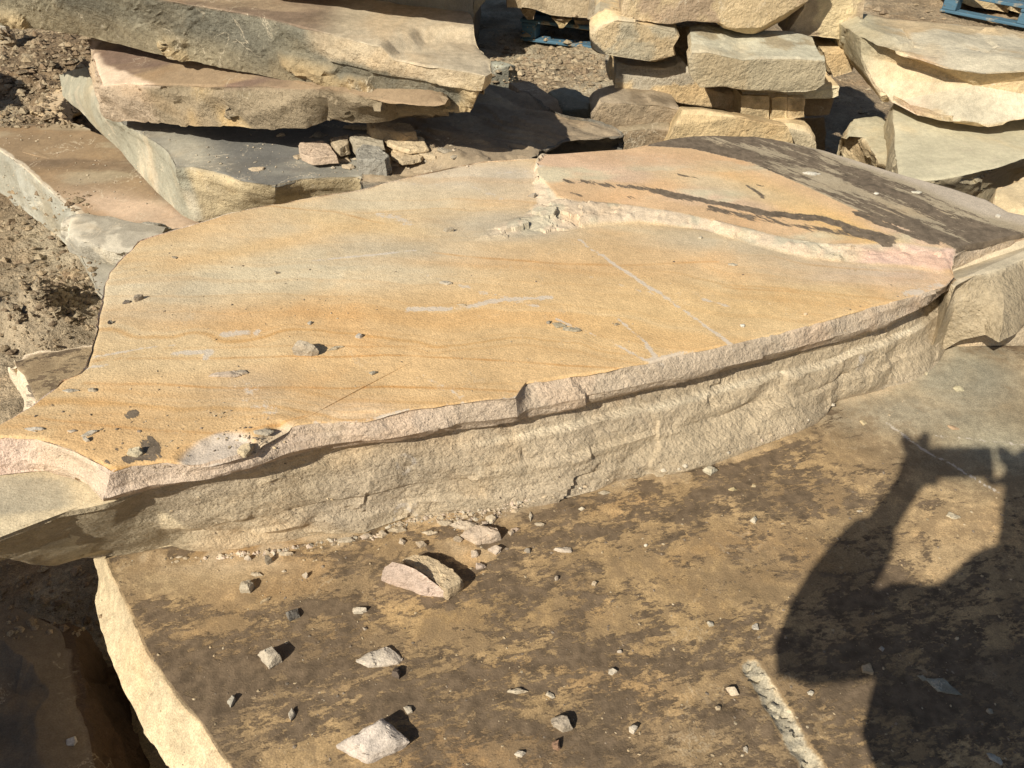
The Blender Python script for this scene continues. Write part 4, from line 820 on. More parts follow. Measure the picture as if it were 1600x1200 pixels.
# small loose rocks in the yard
def rock(name, label, outl, zt, zb, drop, **kw):
    A = T(outl, (zt,)); B = A.copy(); B[:, 2] = zb; c = A.mean(0); B[:, :2] = c[:2] + (B[:, :2]-c[:2])*kw.pop('spread', 1.12)
    k = dict(res=.014, cuts=5, cut_d=(.75, .95), a_side=.012, f=7); k.update(kw)
    return stone(name, label, kw.get('cat', 'rock') if False else 'rock', [A, B], k.pop('mat', 'sandstone_plain'), **k)
rock('dark_flat_rock', 'small dark green-grey flat rock lying on the dirt right of the biggest grey slab', [(768, 92), (800, 92), (810, 98), (795, 104), (770, 104)], .16, .02, 0, top=(.36, .36, .28), side=(.20, .19, .15), seed=170)
rock('dark_green_rock', 'dark green-grey rock in shade behind the flaking slab', [(856, 136), (875, 134), (900, 138), (925, 154), (920, 166), (880, 160)], .30, .02, 0, top=(.24, .245, .20), side=(.21, .215, .17), seed=171)
rock('flat_brown_rock', 'flat brown rock between the flaking slab and the dark green-grey rock', [(795, 128), (840, 126), (858, 140), (880, 165), (850, 165), (810, 140)], .36, .05, 0, top=(.33, .26, .18), side=(.28, .22, .15), seed=172)
rock('pale_corner_rock', 'pale rounded rock at the left edge, just below the biggest grey slab', [(-20, 34), (2, 30), (14, 36), (8, 42), (-20, 44)], .14, .0, 0, top=(.5, .45, .36), side=(.45, .38, .28), seed=173)
# rock in shade at the bottom left corner
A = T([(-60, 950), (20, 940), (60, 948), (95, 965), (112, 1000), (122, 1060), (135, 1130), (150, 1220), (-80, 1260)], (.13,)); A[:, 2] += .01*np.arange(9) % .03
B = below(A, z=-.25); B[:, 0] += .05
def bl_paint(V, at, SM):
    at['tint'][:] = mixc(at['tint'], [.09, .06, .04], ss(.4, .9, SM)); at['stain'][:] = np.where(SM < .4, .2+.5*fbm(V*5, 4, 3), -1)  # brown side darkened further, deep shade put into its colour
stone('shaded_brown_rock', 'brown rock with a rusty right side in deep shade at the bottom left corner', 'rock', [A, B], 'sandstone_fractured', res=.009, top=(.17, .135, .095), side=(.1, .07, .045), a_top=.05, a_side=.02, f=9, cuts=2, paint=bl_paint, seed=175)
# stone blocks standing outside the left of the frame (their shadows fall into the picture)
def slug(along, perp): d = np.array([.612, .791]); p = np.array([.791, -.612]); return d*along + p*perp
def off_block(pts, z0, z1, lab, seed):
    A = np.array([list(slug(a, b)) + [z1] for a, b in pts]); B = A.copy(); B[:, 2] = z0
    stone('stacked_stone_block', lab, 'stone block', [A, B], 'sandstone_plain', res=.03, cuts=3, a_side=.02, a_top=.01, seed=seed, group='blocks outside the left of the photo')
off_block([(-1.2, -2.4), (-.62, -2.4), (-.55, -1.6), (-.56, -1.0), (-1.2, -.95)], -.05, .70, 'tan block standing out of frame at the near left', 180)
off_block([(-.5, -3.9), (-.12, -3.8), (-.05, -3.3), (-.02, -2.78), (-.5, -2.7)], -.05, .62, 'tan block standing out of frame at the middle left', 181)
off_block([(-.2, -6.4), (.9, -6.4), (.95, -5.2), (.75, -4.95), (-.2, -4.92)], -.05, .80, 'tan block standing out of frame at the far left', 182)

# ================================================================== LOOSE CHIPS (each rests where the traced sight line meets the stone)
bpy.context.view_layer.update(); DG = bpy.context.evaluated_depsgraph_get()
def hit(px, py):
    d = Vector(ray(px, py).tolist()).normalized(); ok, loc, nrm, i, ob, _ = S.ray_cast(DG, Vector(EYE.tolist()), d)
    return (np.array(loc), np.array(nrm)) if ok else (None, None)
import bmesh
def chip(label, px, py, wpx, hpx, th=.4, ang=0, col=(.52, .43, .30), n=7, seed=0, name='stone_chip', cat='stone chip', group=None, mat='sandstone_plain', cuts=4):
    L, Nn = hit(px, py)
    if L is None: return None
    rng = np.random.RandomState(seed+300)
    dist = (L-EYE) @ _f; dep = math.asin(-(L-EYE)[2]/np.linalg.norm(L-EYE))
    a = wpx/2*dist/FPX; h = th*min(wpx, hpx*1.15)/2*1.6*dist/FPX
    b = max((hpx*dist/FPX - h*math.cos(dep))/max(math.sin(dep), .3)/2, a*.22)
    m = 4 + rng.randint(3); t = np.linspace(0, 2*math.pi, m, endpoint=False) + rng.uniform(-.35, .35, m); rr = rng.uniform(.78, 1.22, m)
    sl = rng.uniform(-.45, .45, 2); pts = []
    for k in range(m):
        for lev, sc in ((-.15, rng.uniform(.8, 1.05)), (rng.uniform(.2, .8), rng.uniform(.85, 1.1)), (1., rng.uniform(.35, .95))):
            x, y = math.cos(t[k])*rr[k]*sc, math.sin(t[k])*rr[k]*sc
            pts.append([x*a, y*b, h*lev*(1 + (sl[0]*x + sl[1]*y if lev > 0 else 0))])
    P = np.array(pts); ca, sa = math.cos(math.radians(-ang)), math.sin(math.radians(-ang)); P[:, :2] = P[:, :2] @ np.array([[ca, sa], [-sa, ca]])
    bm = bmesh.new(); [bm.verts.new(p) for p in P]; r = bmesh.ops.convex_hull(bm, input=bm.verts)
    bmesh.ops.delete(bm, geom=[v for v in bm.verts if not v.link_faces], context='VERTS')
    bmesh.ops.dissolve_limit(bm, angle_limit=math.radians(9), verts=bm.verts, edges=bm.edges)
    sz = max(a, b)
    bmesh.ops.bevel(bm, geom=list(bm.edges), offset=sz*.028, segments=1, affect='EDGES', profile=.5)
    bmesh.ops.triangulate(bm, faces=bm.faces)
    for _ in range(3 if wpx > 24 else 2): bmesh.ops.subdivide_edges(bm, edges=bm.edges, cuts=1, use_grid_fill=True)
    bm.normal_update(); V = np.array([v.co[:] for v in bm.verts]); N = np.array([v.normal[:] for v in bm.verts]); F = [tuple(v.index for v in f.verts) for f in bm.faces]
    bm.free(); q = V/sz + seed*5.3
    V = V + N*(sz*(.05*fbm(q*1.8, 4, seed, .65) + .05*facet(q*2.6, seed)))[:, None]
    V = V + L
    nn = len(V); tint = np.tile(np.array(col)*.8, (nn, 1))*(1+.2*fbm(q*2, 3, seed+5))[:, None]
    o = mesh_obj(name, V, F, mat, origin=[L[0], L[1], V[:, 2].min()], attrs={'tint': tint, 'side': np.full(nn, .35), 'stain': np.full(nn, -1.), 'chalk': np.zeros(nn)}, sharp=28)
    return tag(o, label, cat, group)
def shard(label, outl, zt, zb, seed, col, name='loose_stone', cat='stone', group=None, spread=1.06, jit=.10):
    rng = np.random.RandomState(seed); A = T(outl, zt if isinstance(zt, tuple) else (zt,)); c = A.mean(0); sz = np.abs(A[:, :2]-c[:2]).max()
    hgt = max(c[2]-zb, .01); A[:, 2] += rng.uniform(-jit, jit, len(A))*hgt
    B = A.copy(); B[:, 2] = zb; B[:, :2] = c[:2] + (A[:, :2]-c[:2])*spread; Mi = A*.5+B*.5; Mi[:, :2] = c[:2] + (A[:, :2]-c[:2])*rng.uniform(1., 1.1, (len(A), 1))
    bm = bmesh.new(); [bm.verts.new(p-c) for p in np.vstack([A, Mi, B])]; bmesh.ops.convex_hull(bm, input=bm.verts)
    bmesh.ops.delete(bm, geom=[v for v in bm.verts if not v.link_faces], context='VERTS'); bmesh.ops.dissolve_limit(bm, angle_limit=math.radians(5), verts=bm.verts, edges=bm.edges)
    bmesh.ops.bevel(bm, geom=list(bm.edges), offset=sz*.022, segments=1, affect='EDGES', profile=.5); bmesh.ops.triangulate(bm, faces=bm.faces)
    for _ in range(4): bmesh.ops.subdivide_edges(bm, edges=[e for e in bm.edges if e.calc_length() > sz*.06], cuts=1, use_grid_fill=True); bmesh.ops.triangulate(bm, faces=bm.faces)
    bm.normal_update(); V = np.array([v.co[:] for v in bm.verts]); N = np.array([v.normal[:] for v in bm.verts]); F = [tuple(v.index for v in f.verts) for f in bm.faces]; bm.free()
    q = V/sz + seed*5.3; V = V + N*(sz*(.035*fbm(q*2.5, 5, seed, .65) + .035*facet(q*3, seed)))[:, None] + c; nn = len(V)
    up = ss(.3, .8, N[:, 2]); tint = np.tile(col, (nn, 1))*(.9+.1*up)[:, None]*(1+.12*fbm(q*2, 4, seed+5))[:, None]
    o = mesh_obj(name, V, F, 'sandstone_plain', origin=[c[0], c[1], V[:, 2].min()], attrs={'tint': tint, 'side': np.full(nn, .5), 'stain': np.full(nn, -1.), 'chalk': np.zeros(nn)}, sharp=28)
    return tag(o, label, cat, group)
PK = (.58, .45, .35); PL = (.60, .52, .40); GY = (.36, .32, .25); DK = (.17, .14, .115); OR = (.50, .30, .13)
named = [
 # label, px, py, w, h, th, ang, col
 ('square grey stone standing on the orange slab, the bulkiest loose piece there', 480, 554, 40, 24, .9, 0, (.47, .40, .30)),
 ('flat pinkish flake left of the square grey stone, lying on the orange slab', 352, 586, 50, 14, .3, -3, (.55, .44, .33)),
 ('short flake touching the right tip of the flat pinkish flake', 375, 583, 24, 11, .35, 5, (.52, .43, .32)),
 ('thin tan splinter lying slantwise just right of the square grey stone', 524, 545, 30, 7, .5, -24, (.55, .46, .32)),
 ('small round pale chip above the thin splinter on the orange slab', 560, 527, 13, 9, .6, 0, (.5, .45, .38)),
 ('oval pale chip alone in the upper middle of the orange slab', 697, 443, 22, 8, .4, 6, PL),
 ('long grey flake in the right middle of the orange slab, upper of a pair', 874, 509, 26, 14, .3, 20, (.42, .36, .25)),
 ('lower grey flake of the pair in the right middle of the orange slab', 893, 516, 34, 10, .35, 10, (.45, .39, .28)),
 ('tiny dark chip just left of the pair of grey flakes', 857, 505, 8, 8, .6, 0, GY),
 ('pale pointed stone sitting on the black stain near the orange slab\'s left corner', 213, 709, 28, 17, .55, 10, (.62, .53, .36)),
 ('thin pale sliver leaning beside the left end of the orange slab, slanting up', 141, 678, 24, 8, .5, -38, (.58, .51, .40)),
 ('stubby pale piece at the foot of the slanting thin sliver', 136, 689, 14, 9, .7, 0, (.58, .51, .40)),
 ('long flat pale flake nearest the left edge on the orange slab', 54, 671, 38, 6, .35, 2, (.55, .49, .40)),
 ('short flake between the long flat pale flake and the slanting sliver', 113, 674, 18, 6, .4, -4, (.5, .42, .32)),
 ('long grey flake by the slab\'s left edge, just above the iron line', 108, 611, 28, 7, .4, 4, (.5, .45, .36)),
 ('small round chip right of the long grey flake at the left edge', 145, 611, 14, 8, .6, 0, (.5, .42, .30)),
 ('flat pale flake lying on the chipped near rim of the orange slab', 411, 676, 32, 12, .35, -2, (.56, .48, .36)),
 ('tan angular piece lodged in the scooped chip on the near rim', 384, 705, 26, 22, .5, -30, (.60, .49, .32)),
 ('dark pointed chip at the upper left of the orange slab', 216, 469, 16, 12, .8, -30, (.33, .27, .2)),
 ('flat dark chip beside the dark pointed chip at upper left', 198, 473, 16, 8, .4, -35, (.24, .2, .16)),
 ('black triangular piece standing for a dark hole near the left edge of the orange slab', 173, 505, 9, 7, .7, 0, (.07, .06, .05)),  # darkness of a hole, painted onto a solid piece
 ('round grey pebble low in the middle of the orange slab', 583, 584, 13, 9, .5, 0, (.42, .37, .28)),
 ('grey chip with a pale side below the broken step of the orange slab', 700, 362, 18, 9, .8, 0, (.5, .44, .34)),
 ('longest white chip on the blackened far corner', 1270, 273, 28, 7, .5, 0, (.74, .70, .6)),
 ('small white chip on the blackened corner, left of the pair', 1369, 303, 10, 4, .5, 0, (.7, .66, .56)),
 ('white flat chip in the middle of the blackened corner', 1432, 301, 17, 5, .4, 3, (.66, .62, .5)),
 ('white chip at the far right of the blackened corner', 1559, 339, 12, 6, .5, 0, (.7, .66, .56)),
 ('small pale chip above the right edge of the orange slab', 1160, 510, 9, 7, .6, 0, (.6, .58, .5)),
 ('tiny cream chip near the right front edge of the orange slab', 1258, 492, 8, 6, .6, 0, (.7, .55, .36)),
 ('pale chip right of centre, upper part of the orange slab', 1145, 414, 14, 5, .4, 0, (.6, .53, .4)),
 ('cream chip in the upper middle, just under the broken pale step', 1094, 372, 10, 6, .5, 0, (.64, .56, .42)),
 ('thin flake left of centre above the banded area', 722, 477, 20, 5, .4, 8, (.50, .42, .30)),
 ('grey chip right of the pair of grey flakes', 963, 508, 10, 6, .5, 0, (.44, .38, .28)),
 ('small tan pebble at upper left of the pale zone', 432, 427, 11, 6, .6, 0, (.5, .42, .3)),
 ('small grey pebble in the left middle of the orange slab', 485, 506, 9, 6, .6, 0, (.5, .45, .36)),
 ('tan pebble on the far left part of the orange slab below the step', 272, 403, 12, 5, .5, 0, (.45, .37, .26)),
 ('small chip beneath the left rim of the pale broken step', 832, 308, 14, 8, .8, 0, (.44, .38, .3)),
 # on the lower stained slab
 ('irregular pinkish white rock at the photo\'s bottom edge', 583, 1166, 102, 66, .45, 0, (.66, .57, .48)),
 ('white blocky stone left of centre on the stained slab', 425, 1031, 46, 36, .75, 12, (.64, .55, .42)),
 ('long whitish flake right of the white blocky stone', 597, 1029, 70, 32, .25, -6, (.60, .52, .42)),
 ('small dark brown stone below the long whitish flake', 620, 1054, 18, 22, .9, -30, (.17, .13, .10)),
 ('pale angular stone with a steep side near the left end of the stained slab', 388, 919, 26, 28, .7, 0, (.56, .48, .35)),
 ('dark grey triangular chip right of the pale angular stone', 459, 963, 28, 22, .5, 0, (.22, .20, .17)),
 ('tiny tan stick-like chip under the pale angular stone', 413, 940, 20, 7, .5, -40, (.60, .46, .28)),
 ('whitish chip on the dark round stain', 561, 955, 26, 14, .6, 0, (.62, .54, .42)),
 ('grey pointed chip standing below the white blocky stone', 362, 1096, 14, 22, .7, 0, (.5, .45, .36)),
 ('upright pale splinter at lower left of the stained slab', 457, 1118, 13, 26, .7, 0, (.60, .52, .40)),
 ('thin pale splinter in the lower middle left', 638, 1109, 16, 14, .4, 40, (.58, .50, .38)),
 ('oval pale flake in the lower middle of the stained slab', 808, 1080, 34, 12, .5, 2, (.66, .58, .44)),
 ('slim pointed flake right of the oval pale flake', 860, 1087, 18, 9, .4, 30, (.64, .56, .42)),
 ('grey-brown cube-like stone at the bottom centre', 877, 1134, 34, 28, .6, 30, (.44, .37, .28)),
 ('reddish brown stone right below the grey-brown cube-like stone', 869, 1167, 18, 20, .8, 20, (.36, .22, .14)),
 ('pale chip at the bottom edge left of the reddish brown stone', 812, 1178, 20, 12, .5, 0, (.64, .56, .44)),
 ('pale chip with a strong shadow right of the bottom centre', 989, 1142, 16, 18, .8, 0, (.66, .58, .46)),
 ('small flat chip right of the middle on the stained slab', 956, 1050, 16, 11, .5, 0, (.6, .52, .4)),
 ('tiny round chip above the small flat chip', 968, 1019, 8, 7, .7, 0, (.56, .48, .38)),
 ('grey-white square chip close to the foot of the thick slab, right of centre', 1108, 736, 25, 20, .5, 0, (.60, .54, .40)),
 ('white triangular chip left of the arm shadow', 1178, 813, 13, 14, .6, 0, (.66, .58, .44)),
 ('yellow oval chip between the foot of the slab and the white triangular chip', 1144, 765, 14, 7, .4, 5, (.62, .50, .28)),
 ('white and orange oval chip beside the pale groove', 1145, 1082, 23, 15, .55, 32, (.70, .58, .42)),
 ('pale oval chip above the pale groove', 1110, 976, 14, 11, .5, 30, (.62, .56, .44)),
 ('slim pale chip just right of the pale oval chip', 1180, 980, 12, 14, .4, 50, (.60, .54, .44)),
 ('small tan chip below the white and orange oval chip', 1122, 1107, 9, 10, .8, 0, (.60, .48, .32)),
 ('small upright pale chip at the bottom near the groove', 1165, 1171, 9, 14, .5, 0, (.6, .52, .4)),
 ('flat whitish flake near the rubble heap, to its right', 881, 860, 30, 13, .4, 6, (.66, .56, .44)),
 ('grey pebble right of the rubble heap', 825, 862, 11, 9, .7, 0, (.44, .38, .3)),
 ('pinkish chip just below the rubble heap', 750, 886, 17, 14, .6, 0, (.64, .52, .42)),
 ('dark pebble below right of the rubble heap', 870, 905, 9, 10, .8, 0, (.32, .26, .2)),
 ('tiny white chip in the middle of the right half', 1009, 853, 7, 5, .7, 0, (.74, .68, .56)),
 ('cream chip near the brown middle of the stained slab', 928, 913, 9, 9, .7, 0, (.60, .50, .36)),
 ('tan flake beside the foot of the thick slab under the grey patch', 1348, 661, 13, 10, .3, 30, (.62, .50, .30)),
 ('orange flake at the edge of the grey patch', 1490, 669, 18, 8, .3, 10, (.60, .42, .26)),
 ('oval cream flake on the grey patch', 1497, 608, 17, 9, .35, 0, (.62, .55, .36)),
 ('small cream flake on the grey patch nearer the thick slab', 1447, 584, 7, 6, .4, 0, (.64, .56, .38)),
 ('flat pale flake inside the sunlit gap of the arm shadow', 1486, 806, 24, 14, .2, 8, (.56, .48, .34)),
 ('pale chip in shade beside the forearm shadow', 1343, 799, 12, 5, .4, 0, (.6, .52, .4)),
 ('pointed pale flake in the shade of the upper arm', 1354, 1046, 22, 20, .35, 45, (.58, .46, .30)),
 ('white pebble on the shaded part right of the groove', 1266, 1084, 11, 12, .6, 0, (.62, .58, .48)),
 ('large grey flat flake in the shade at the lower right', 1474, 1073, 52, 26, .15, 35, (.40, .39, .31)),
 ('small grey flat flake touching the large one', 1441, 1060, 18, 10, .2, 25, (.40, .38, .30)),
 ('slim white flake in the shade near the bottom right corner', 1555, 1186, 24, 12, .25, 38, (.58, .54, .44)),
 ('tan flake in the shade at the right edge', 1546, 1112, 12, 10, .3, 30, (.5, .42, .3)),
 ('small white chip in the shade below the shoulder shadow', 1377, 1014, 9, 9, .5, 0, (.55, .5, .42)),
 ('white chip sunk in the dirt of the shaded rock at the bottom left', 112, 1160, 20, 16, .3, -20, (.60, .56, .5)),
 ('small tan pebble on the stained slab at the far left', 571, 983, 7, 6, .7, 0, (.5, .42, .32)),
 ('tan chip near the left rim stain', 478, 901, 11, 10, .7, 0, (.56, .46, .34)),
 ('thin flake near the left contact line', 400, 898, 20, 10, .4, 20, (.58, .48, .34)),
 ('small cream chip left of the dark round stain', 443, 893, 8, 5, .5, 0, (.62, .52, .38)),
]
for i, (lb_, px, py, w_, h_, th, an, cl) in enumerate(named):
    chip(lb_, px, py, w_, h_, th, an, cl, seed=i, name='stone_chip' if w_ < 40 else 'loose_stone', cat='stone chip' if w_ < 40 else 'stone')
# two-piece pinkish rock
pl1 = plane3([(600, 880, .350), (690, 925, .318), (650, 880, .375)])
shard('pinkish wedge-shaped rock in front of its flat tan twin, on the stained slab', [(600, 886), (612, 877), (632, 882), (652, 890), (672, 905), (694, 920), (676, 928), (657, 940), (630, 930), (597, 913)], pl1, .298, 400, (.60, .47, .38), spread=1.0, jit=.03)
shard('flat tan rock behind the pinkish wedge-shaped rock', [(628, 874), (648, 864), (668, 868), (690, 878), (710, 892), (722, 905), (716, 912), (698, 921), (672, 905), (650, 890)], (.332,), .298, 401, (.52, .41, .265), spread=1.0, jit=.05)
# rubble on the dark topped slab
rb = [
 ('flat pinkish block lying on the dark topped slab, left of the grey rubble', [(466, 226), (470, 222), (505, 219), (512, 222), (526, 244), (488, 247), (470, 240)], .526, .502, (.58, .45, .33)),
 ('brown block with a pale left end at the back of the rubble', [(517, 219), (522, 215), (544, 209), (544, 226), (530, 231), (520, 224)], .538, .505, (.42, .34, .23)),
 ('large grey faceted stone in the middle of the rubble', [(556, 232), (568, 224), (590, 226), (608, 244), (602, 252), (578, 252), (560, 250)], .560, .505, (.33, .31, .26)),
 ('bright cream broken slab end below the grey faceted stone', [(566, 250), (590, 249), (602, 254), (595, 267), (568, 260)], .522, .50, (.70, .57, .37)),
 ('grey brown stone at the back of the rubble, beside the faceted stone', [(546, 214), (562, 208), (580, 208), (598, 218), (600, 228), (574, 224), (556, 226)], .545, .505, (.40, .35, .26)),
 ('thin pale flake, uppermost of the flakes right of the rubble', [(606, 217), (632, 210), (660, 214), (662, 220), (668, 231), (640, 235), (622, 230), (607, 224)], .552, .540, (.60, .48, .31)),
 ('second pale flake under the uppermost flake', [(612, 236), (620, 229), (640, 232), (662, 240), (656, 248), (628, 252), (612, 244)], .535, .522, (.55, .44, .29)),
 ('pointed flake sticking out to the right under the pale flakes', [(640, 226), (662, 226), (686, 240), (680, 244), (655, 240)], .538, .524, (.52, .42, .28)),
 ('long brown stone in shadow under the brown topped slab', [(572, 190), (640, 196), (650, 204), (625, 206), (580, 198)], .585, .51, (.40, .31, .2)),
]
for i, (lb_, pts, zt, zb, cl) in enumerate(rb):
    shard(lb_, pts, zt, zb, 420+i, cl, name='rubble_stone', group='rubble between the slabs at upper left', jit=.12)
FL = ['thin shard at the left tip of the rubble', 'flat tan shard under the brown block', 'small bright shard in front of the faceted stone', 'grey shard right of the faceted stone', 'cream shard behind the pale flakes', 'brown shard between the pinkish block and the faceted stone', 'pale shard nearest the orange slab', 'loose flat shard at the right end of the rubble', 'dull shard in the shade above the rubble', 'long narrow shard behind the rubble', 'tan shard lying alone right of the flakes', 'small shard on the dark top, far left of the rubble', 'slim pale shard on the dark top near its broken front', 'tilted tan shard at the shadow edge above the rubble']
for i, (px, py, w_, h_, an) in enumerate([(470, 246, 22, 6, 0), (528, 240, 26, 9, 20), (545, 262, 20, 6, 5), (618, 256, 26, 8, -10), (640, 208, 26, 7, 0), (536, 250, 30, 8, 35), (596, 270, 22, 6, 0), (694, 236, 20, 6, 15), (590, 202, 34, 8, 0), (560, 200, 40, 7, 5), (710, 246, 12, 5, 0), (438, 212, 12, 5, 0), (400, 265, 22, 5, 6), (500, 212, 26, 7, -12)]):
    chip(FL[i], px, py, w_*1.4, h_*1.5, .4, an, [(.55, .44, .3), (.42, .36, .27), (.60, .49, .34)][i % 3], seed=700+i, name='stone_shard', cat='stone shard', group='rubble between the slabs at upper left')
# heap at the foot of the thick slab: individual pieces
heap = [(752, 842, 64, 34, .55, (.60, .48, .36), 'biggest pinkish piece of the rubble heap at the foot of the thick slab'), (730, 824, 44, 16, .5, (.58, .48, .36), 'long pale piece at the upper left of the rubble heap'), (772, 862, 28, 16, .6, (.60, .49, .38), 'blocky piece at the lower right of the rubble heap'), (716, 844, 18, 12, .6, (.56, .45, .32), 'small tan piece at the left of the rubble heap'), (742, 868, 16, 12, .6, (.55, .44, .33), 'small piece at the very bottom of the rubble heap'), (767, 813, 22, 14, .6, (.56, .47, .34), 'pale piece at the top right of the rubble heap'), (694, 818, 22, 10, .5, (.58, .48, .34), 'flat piece left of the rubble heap against the thick slab'), (660, 853, 20, 14, .6, (.54, .43, .3), 'two-toned chip left of the rubble heap'), (671, 833, 26, 8, .5, (.6, .5, .36), 'long thin chip left of the rubble heap'), (629, 848, 12, 12, .6, (.6, .5, .38), 'cream chip near the scalloped foot of the slab'), (830, 808, 9, 16, .5, (.56, .48, .36), 'upright pale chip right of the rubble heap'), (842, 820, 18, 9, .5, (.6, .5, .36), 'flat cream chip right of the rubble heap'), (806, 828, 14, 8, .5, (.56, .44, .34), 'pinkish flat chip right of the rubble heap'), (798, 834, 12, 13, .6, (.55, .44, .32), 'small tan chip under the pinkish flat chip'), (622, 828, 34, 14, .5, (.56, .46, .32), 'pale chunk in the scalloped hollow at the foot of the slab'), (598, 836, 16, 12, .5, (.55, .45, .32), 'small chunk left of the scalloped hollow'), (573, 838, 18, 10, .5, (.58, .48, .36), 'cream chunk by the foot of the slab left of the hollow'), (538, 844, 34, 10, .35, (.56, .47, .34), 'flat cream flake along the foot of the slab'), (447, 866, 24, 10, .5, (.6, .5, .36), 'pale flake at the left part of the foot of the slab'), (420, 879, 18, 16, .8, (.34, .28, .2), 'dark angular chip at the left part of the foot of the slab'), (387, 874, 14, 10, .7, (.62, .52, .4), 'cream chip at the left end of the foot of the slab'), (945, 770, 26, 10, .3, (.5, .42, .3), 'flat tan flake right of centre at the foot of the slab'), (1178, 760, 8, 5, .5, (.62, .5, .3), 'tiny yellow chip right of the grey-white square chip'), (908, 796, 9, 7, .5, (.62, .54, .4), 'small cream chip right of the centre foot of the slab')]
for i, (px, py, w_, h_, th, cl, lb_) in enumerate(heap): chip(lb_, px, py, w_, h_, th, 0, cl, seed=500+i)
# crumbs: too many and too small to count
def crumbs(name, label, pts, cols, mat='sandstone_plain', cat='stone crumbs'):
    rng = np.random.RandomState(9); Vs = []; Fs = []; Cs = []; k = 0
    base = np.array([[1, 0, 0], [.3, .95, 0], [-.8, .6, 0], [-.8, -.6, 0], [.3, -.95, 0], [.1, .1, .75], [0, 0, -.5], [-.3, -.2, .65]])
    tri = [(0, 1, 5), (1, 2, 5), (2, 7, 5), (2, 3, 7), (3, 4, 7), (4, 5, 7), (4, 0, 5), (1, 0, 6), (2, 1, 6), (3, 2, 6), (4, 3, 6), (0, 4, 6)]
    for (p, s) in pts:
        b = base*(1+rng.uniform(-.3, .3, base.shape)); th = rng.uniform(0, 6.28); c_, s_ = math.cos(th), math.sin(th); sx, sy, sz = s*rng.uniform(.7, 1.3), s*rng.uniform(.5, 1.), s*rng.uniform(.4, .9)
        b = b*np.array([sx, sy, sz]); b = np.column_stack([b[:, 0]*c_-b[:, 1]*s_, b[:, 0]*s_+b[:, 1]*c_, b[:, 2]]) + p
        Vs.append(b); Fs += [tuple(v+k for v in f) for f in tri]; k += 8
        cc_ = np.array(cols[rng.randint(len(cols))])*rng.uniform(.85, 1.12); Cs.append(np.tile(cc_, (8, 1)))
    V = np.vstack(Vs); Fa = np.array(Fs); n = len(V)
    o = mesh_obj(name, V, (np.zeros((0, 4), int), Fa), mat, origin=V.mean(0), attrs={'tint': np.vstack(Cs), 'side': np.full(n, .5), 'stain': np.full(n, -1.), 'chalk': np.zeros(n)}, smooth=False)
    tag(o, label, cat, kind='stuff'); return o
rng = np.random.RandomState(5)
def scatter(n, fn, s0, s1, up=.3):
    out = []
    for _ in range(n):
        px, py = fn(); L, Nn = hit(px, py)
        if L is None: continue
        s = (s0*(s1/s0)**(rng.rand()**2.2))*np.linalg.norm(L-EYE)/FPX; out.append((L + np.array([0, 0, s*up]), s))
    return out
ab = sorted(a_bot)
def foot():
    x = rng.choice([rng.uniform(290, 1300), rng.normal(740, 55), rng.normal(420, 80), rng.normal(640, 50)], p=[.14, .46, .2, .2]); y = float(np.interp(x, [q[0] for q in ab], [q[1] for q in ab])) + 2 + abs(rng.normal(0, 1))*(4 + 16*math.exp(-((x-745)/45)**2)); return x, y
crumbs('fine_rubble', 'fine pale crumbs of stone strewn along the foot of the thick slab', scatter(900, foot, .7, 6, .15), [(.56, .46, .33), (.60, .48, .37), (.50, .40, .27), (.5, .44, .34)])
crumbs('slab_grit', 'specks of grit scattered over the orange and stained slabs', scatter(420, lambda: (rng.uniform(200, 1500), rng.uniform(380, 660)), .6, 2.2) + scatter(1500, lambda: (rng.uniform(230, 1590), rng.uniform(720, 1195)), .5, 3.2, .1) + scatter(120, lambda: (rng.normal(220, 90), rng.normal(680, 25)), .8, 3) + scatter(50, lambda: (rng.normal(395, 30), rng.normal(690, 12)), 1.5, 4.5) + scatter(90, lambda: (rng.uniform(250, 560), rng.normal(478, 10)), .6, 2), [(.44, .34, .21), (.52, .42, .28), (.28, .22, .16), (.20, .16, .12)])
crumbs('rubble_crumbs', 'small crumbs lying between the stones on the dark topped slab', scatter(260, lambda: (rng.normal(600, 60), rng.normal(238, 14)), 1., 5) + scatter(120, lambda: (rng.uniform(290, 560), rng.uniform(225, 285)), .8, 2.5) + scatter(250, lambda: (rng.uniform(0, 280), rng.uniform(200, 330)), .6, 2.2), [(.42, .36, .27), (.56, .46, .34), (.5, .42, .3)])
def yard():
    r = rng.rand()
    if r < .28: return rng.uniform(0, 140), rng.uniform(50, 200)
    if r < .42: return rng.uniform(0, 150), rng.uniform(300, 560)
    if r < .60: return rng.normal(100, 24), rng.normal(455, 18)
    if r < .88: return rng.normal(880, 60), rng.normal(110, 30)
    if r < .95: return rng.uniform(1300, 1480), rng.uniform(0, 180)
    return rng.uniform(0, 160), rng.uniform(880, 1000)
def yard_pts():
    out = []
    for p, s in scatter(4200, yard, 1.2, 8, .15):
        if p[2] < .26: out.append((p, s))
    return out
crumbs('dirt_clods', 'dry brown clods of dirt covering the yard', yard_pts(), [(.34, .26, .165), (.27, .20, .13), (.42, .34, .225), (.35, .27, .175)], mat='dirt', cat='dirt clods')

